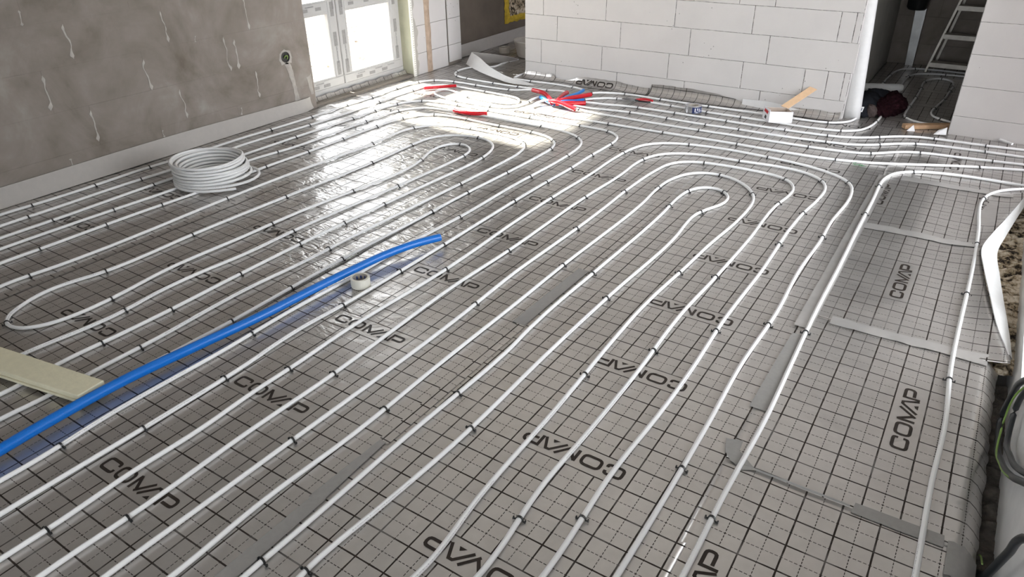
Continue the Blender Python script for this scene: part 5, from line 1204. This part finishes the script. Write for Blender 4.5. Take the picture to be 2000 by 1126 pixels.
# electrical box in the grey wall
ebx = empty('socket_box', (LW, 2.105, .435), 'dark round electrical box set in the grey wall', 'socket box')
def disc_ring(r0, r1, x0, x1, n=24):
    v = []; f = []
    for k in range(n):
        a = 2 * math.pi * k / n
        for (r, x) in ((r1, x1), (r0, x1), (r0, x0)): v.append((x, 2.105 + r * math.cos(a), .435 + r * math.sin(a)))
    for k in range(n):
        k2 = (k + 1) % n
        for q in range(2): f.append((3 * k + q, 3 * k2 + q, 3 * k2 + q + 1, 3 * k + q + 1))
    return v, f
v, f = disc_ring(.033, .039, LW + .0015, LW + .006); pydata('rim', v, f, TIE_M, ebx)
pydata('back', [(LW + .0022, 2.105 + .034 * math.cos(2 * math.pi * k / 24), .435 + .034 * math.sin(2 * math.pi * k / 24)) for k in range(24)], [tuple(range(24))], TIE_M, ebx)
v, f, uv = tube(spline([(LW + .004, 2.09, .43), (LW + .010, 2.10, .445), (LW + .010, 2.12, .44), (LW + .006, 2.115, .42)], .005), .004, 8); pydata('wire_stub', v, f, GREENY, ebx)

# things behind the pier
v, f = lathe([(0, .004), (.135, .004), (.14, .010), (.175, .150), (.180, .153), (.181, .165), (.174, .165), (.170, .150), (.132, .016), (0, .016)], 36, (-3.385, 4.82, 0))
o = pydata('bucket', v, f, PLASTIC_W, None, smooth=True); tag(o, 'white plastic tub half hidden behind the white block wall', 'bucket')
v, f = lathe([(.035, .006), (.053, .006), (.055, .008), (.055, .066), (.053, .068), (.035, .068), (.035, .006)], 28, (-3.70, 4.80, 0))
o = pydata('strip_roll', v, f, PLASTIC_W, None, smooth=False); tag(o, 'small pale roll standing behind the folded foam strip', 'roll')
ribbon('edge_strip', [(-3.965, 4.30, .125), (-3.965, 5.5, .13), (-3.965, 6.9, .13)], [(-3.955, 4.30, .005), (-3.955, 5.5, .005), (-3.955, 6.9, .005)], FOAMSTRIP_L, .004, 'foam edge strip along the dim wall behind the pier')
yf = empty('foam_surround', (-3.98, 5.4, .2), 'yellow foam bead around the opening in the wall behind the pier', 'foam frame')
def lumpy(name, y0, y1, z0, z1, parent, seed):
    m = MB(); nY = max(2, int((y1 - y0) / .03)); nZ = max(2, int((z1 - z0) / .03)); v = []; f = []
    for j in range(nZ + 1):
        for i in range(nY + 1):
            y = y0 + (y1 - y0) * i / nY; z = z0 + (z1 - z0) * j / nZ
            ed = min(i, nY - i, j, nZ - j); b = 0 if ed == 0 else .035
            v.append((-3.985 + b + .012 * float(vnoise(y * 23, z * 23, seed)) * (ed > 0), y + .012 * float(vnoise(z * 31, y * 9, seed + 1)), z + .012 * float(vnoise(y * 29, z * 7, seed + 2))))
    for j in range(nZ):
        for i in range(nY): a = j * (nY + 1) + i; f.append((a, a + 1, a + nY + 2, a + nY + 1))
    return pydata(name, v, f, YELLOW, parent, smooth=True)
lumpy('foam_bead', 5.24, 5.33, .24, 1.3, yf, 1); lumpy('foam_bead', 5.24, 6.3, .20, .28, yf, 4)
pydata('stone_infill', [(-3.975, 5.32, .27), (-3.975, 6.3, .27), (-3.975, 6.3, 1.3), (-3.975, 5.32, 1.3)], [(0, 1, 2, 3)], STONE, yf)

# things in the dim room
def blob(name, loc, size, seed, mat, parent=None, amp=.18, sub=4, freq=7):
    me = bpy.data.meshes.new(name); bm = bmesh.new(); bmesh.ops.create_icosphere(bm, subdivisions=sub, radius=1)
    for vtx in bm.verts:
        c = vtx.co.copy(); n = float(vnoise(c.x * 1.7 + c.z * 2.3 + 9, c.y * 1.9 - c.z * 1.1 + 5, seed)) + .5 * float(vnoise(c.x * freq + c.z * 5, c.y * freq + c.z * 3, seed + 1))
        k = 1 + amp * n; vtx.co = Vector((loc[0] + c.x * size[0] * k, loc[1] + c.y * size[1] * k, max(.004, loc[2] + c.z * size[2] * k)))
    bm.to_mesh(me); bm.free()
    return link_mesh(name, me, mat, parent, smooth=True)
jk = empty('jacket', (-.14, 4.40, 0), 'dark grey jacket with a white label dumped by the doorway', 'jacket')
blob('body', (-.155, 4.42, .045), (.095, .22, .085), 3, NAVYCL, jk, .25)
blob('sleeve', (-.11, 4.62, .055), (.13, .12, .065), 8, NAVYCL, jk, .25)
blob('lining', (-.085, 4.265, .045), (.042, .035, .050), 33, BROWNCL, jk, .2)
lb = pydata('label', [(-.150, 4.175, .052), (-.132, 4.175, .054), (-.127, 4.186, .090), (-.145, 4.186, .088)], [(0, 1, 2, 3)], WHITEP, jk)
pydata('label_print', [(-.144, 4.1735, .060), (-.139, 4.1735, .061), (-.136, 4.1825, .082), (-.141, 4.1825, .081)], [(0, 1, 2, 3)], NAVY, lb)
o = blob('fleece', (.000, 4.50, .045), (.105, .23, .082), 21, MAROON, None, .22, 5, 14); tag(o, 'dark maroon fleece bundled on the floor of the doorway', 'fleece')
v, f, uv = tube([(-.30, 5.0, .036), (-.15, 5.07, .036), (-.02, 5.132, .036), (.0, 5.143, .036), (.006, 5.146, .036)], [.033, .033, .033, .030, .024], 18, True, .004); o = pydata('foam_roll', v, f, FOAMSTRIP, None, smooth=True); tag(o, 'rolled white foam sheet lying behind the dark clothes', 'foam roll')
# step ladder
ld = empty('step_ladder', (.3, 6.1, 0), 'dusty aluminium step ladder against the rear wall of the dim room', 'ladder')
def bar(name, a, b, w, d, mat, parent):
    a = Vector(a); b = Vector(b); t = (b - a).normalized(); s = Vector((0, 1, 0)); s = (s - t * s.dot(t)).normalized(); u = t.cross(s)
    m = MB(); v = []
    for p in (a, b):
        for i, j in ((-1, -1), (1, -1), (1, 1), (-1, 1)): v.append(p + u * i * w / 2 + s * j * d / 2)
    m.add(v, [(0, 1, 2, 3), (7, 6, 5, 4), (0, 4, 5, 1), (1, 5, 6, 2), (2, 6, 7, 3), (3, 7, 4, 0)]); return m.build(name, mat, parent)
bar('rail', (.080, 6.02, .004), (.40, 6.20, 1.6), .017, .05, ALU, ld)
bar('rail', (.62, 6.02, .004), (.50, 6.20, 1.6), .017, .05, ALU, ld)
for z in (.095, .335, .570, .81, 1.05, 1.29):
    t = z / 1.6; xl = .080 + .32 * t; xr = .62 - .12 * t; y = 6.02 + .18 * t
    MB().box(xl + .005, xr - .005, y - .075, y + .03, z - .004, z + .004).box(xl + .005, xr - .005, y - .078, y - .070, z - .034, z + .004).build('step', ALU, ld)
bar('rear_leg', (.12, 6.26, .004), (.40, 6.24, 1.6), .02, .03, ALU, ld)
# steel profile and black tub
sp_ = MB(); sp_.add([(-.115, 6.22, .004), (-.055, 6.22, .004), (-.065, 6.27, 1.2), (-.185, 6.27, 1.2), (-.115, 6.235, .004), (-.055, 6.235, .004), (-.065, 6.285, 1.2), (-.185, 6.285, 1.2)], [(0, 1, 2, 3), (7, 6, 5, 4), (0, 4, 5, 1), (1, 5, 6, 2), (2, 6, 7, 3), (3, 7, 4, 0)])
e = empty('steel_profile', (-.09, 6.23, 0), 'grey steel profile leaning in the corner of the dim room', 'steel profile')
sp_.build('web', STEEL, e); bar('flange', (-.052, 6.205, .004), (-.062, 6.258, 1.2), .006, .035, STEEL, e)
v, f = lathe([(0, 0), (.07, 0), (.085, .02), (.09, .16), (.094, .165), (.094, .18), (.086, .18), (.08, .03), (0, .03)], 24, (-.13, 6.17, .50)); o = pydata('black_tub', v, f, TIE_M, None, smooth=True); tag(o, 'black rubber tub hung on the steel profile', 'tub')
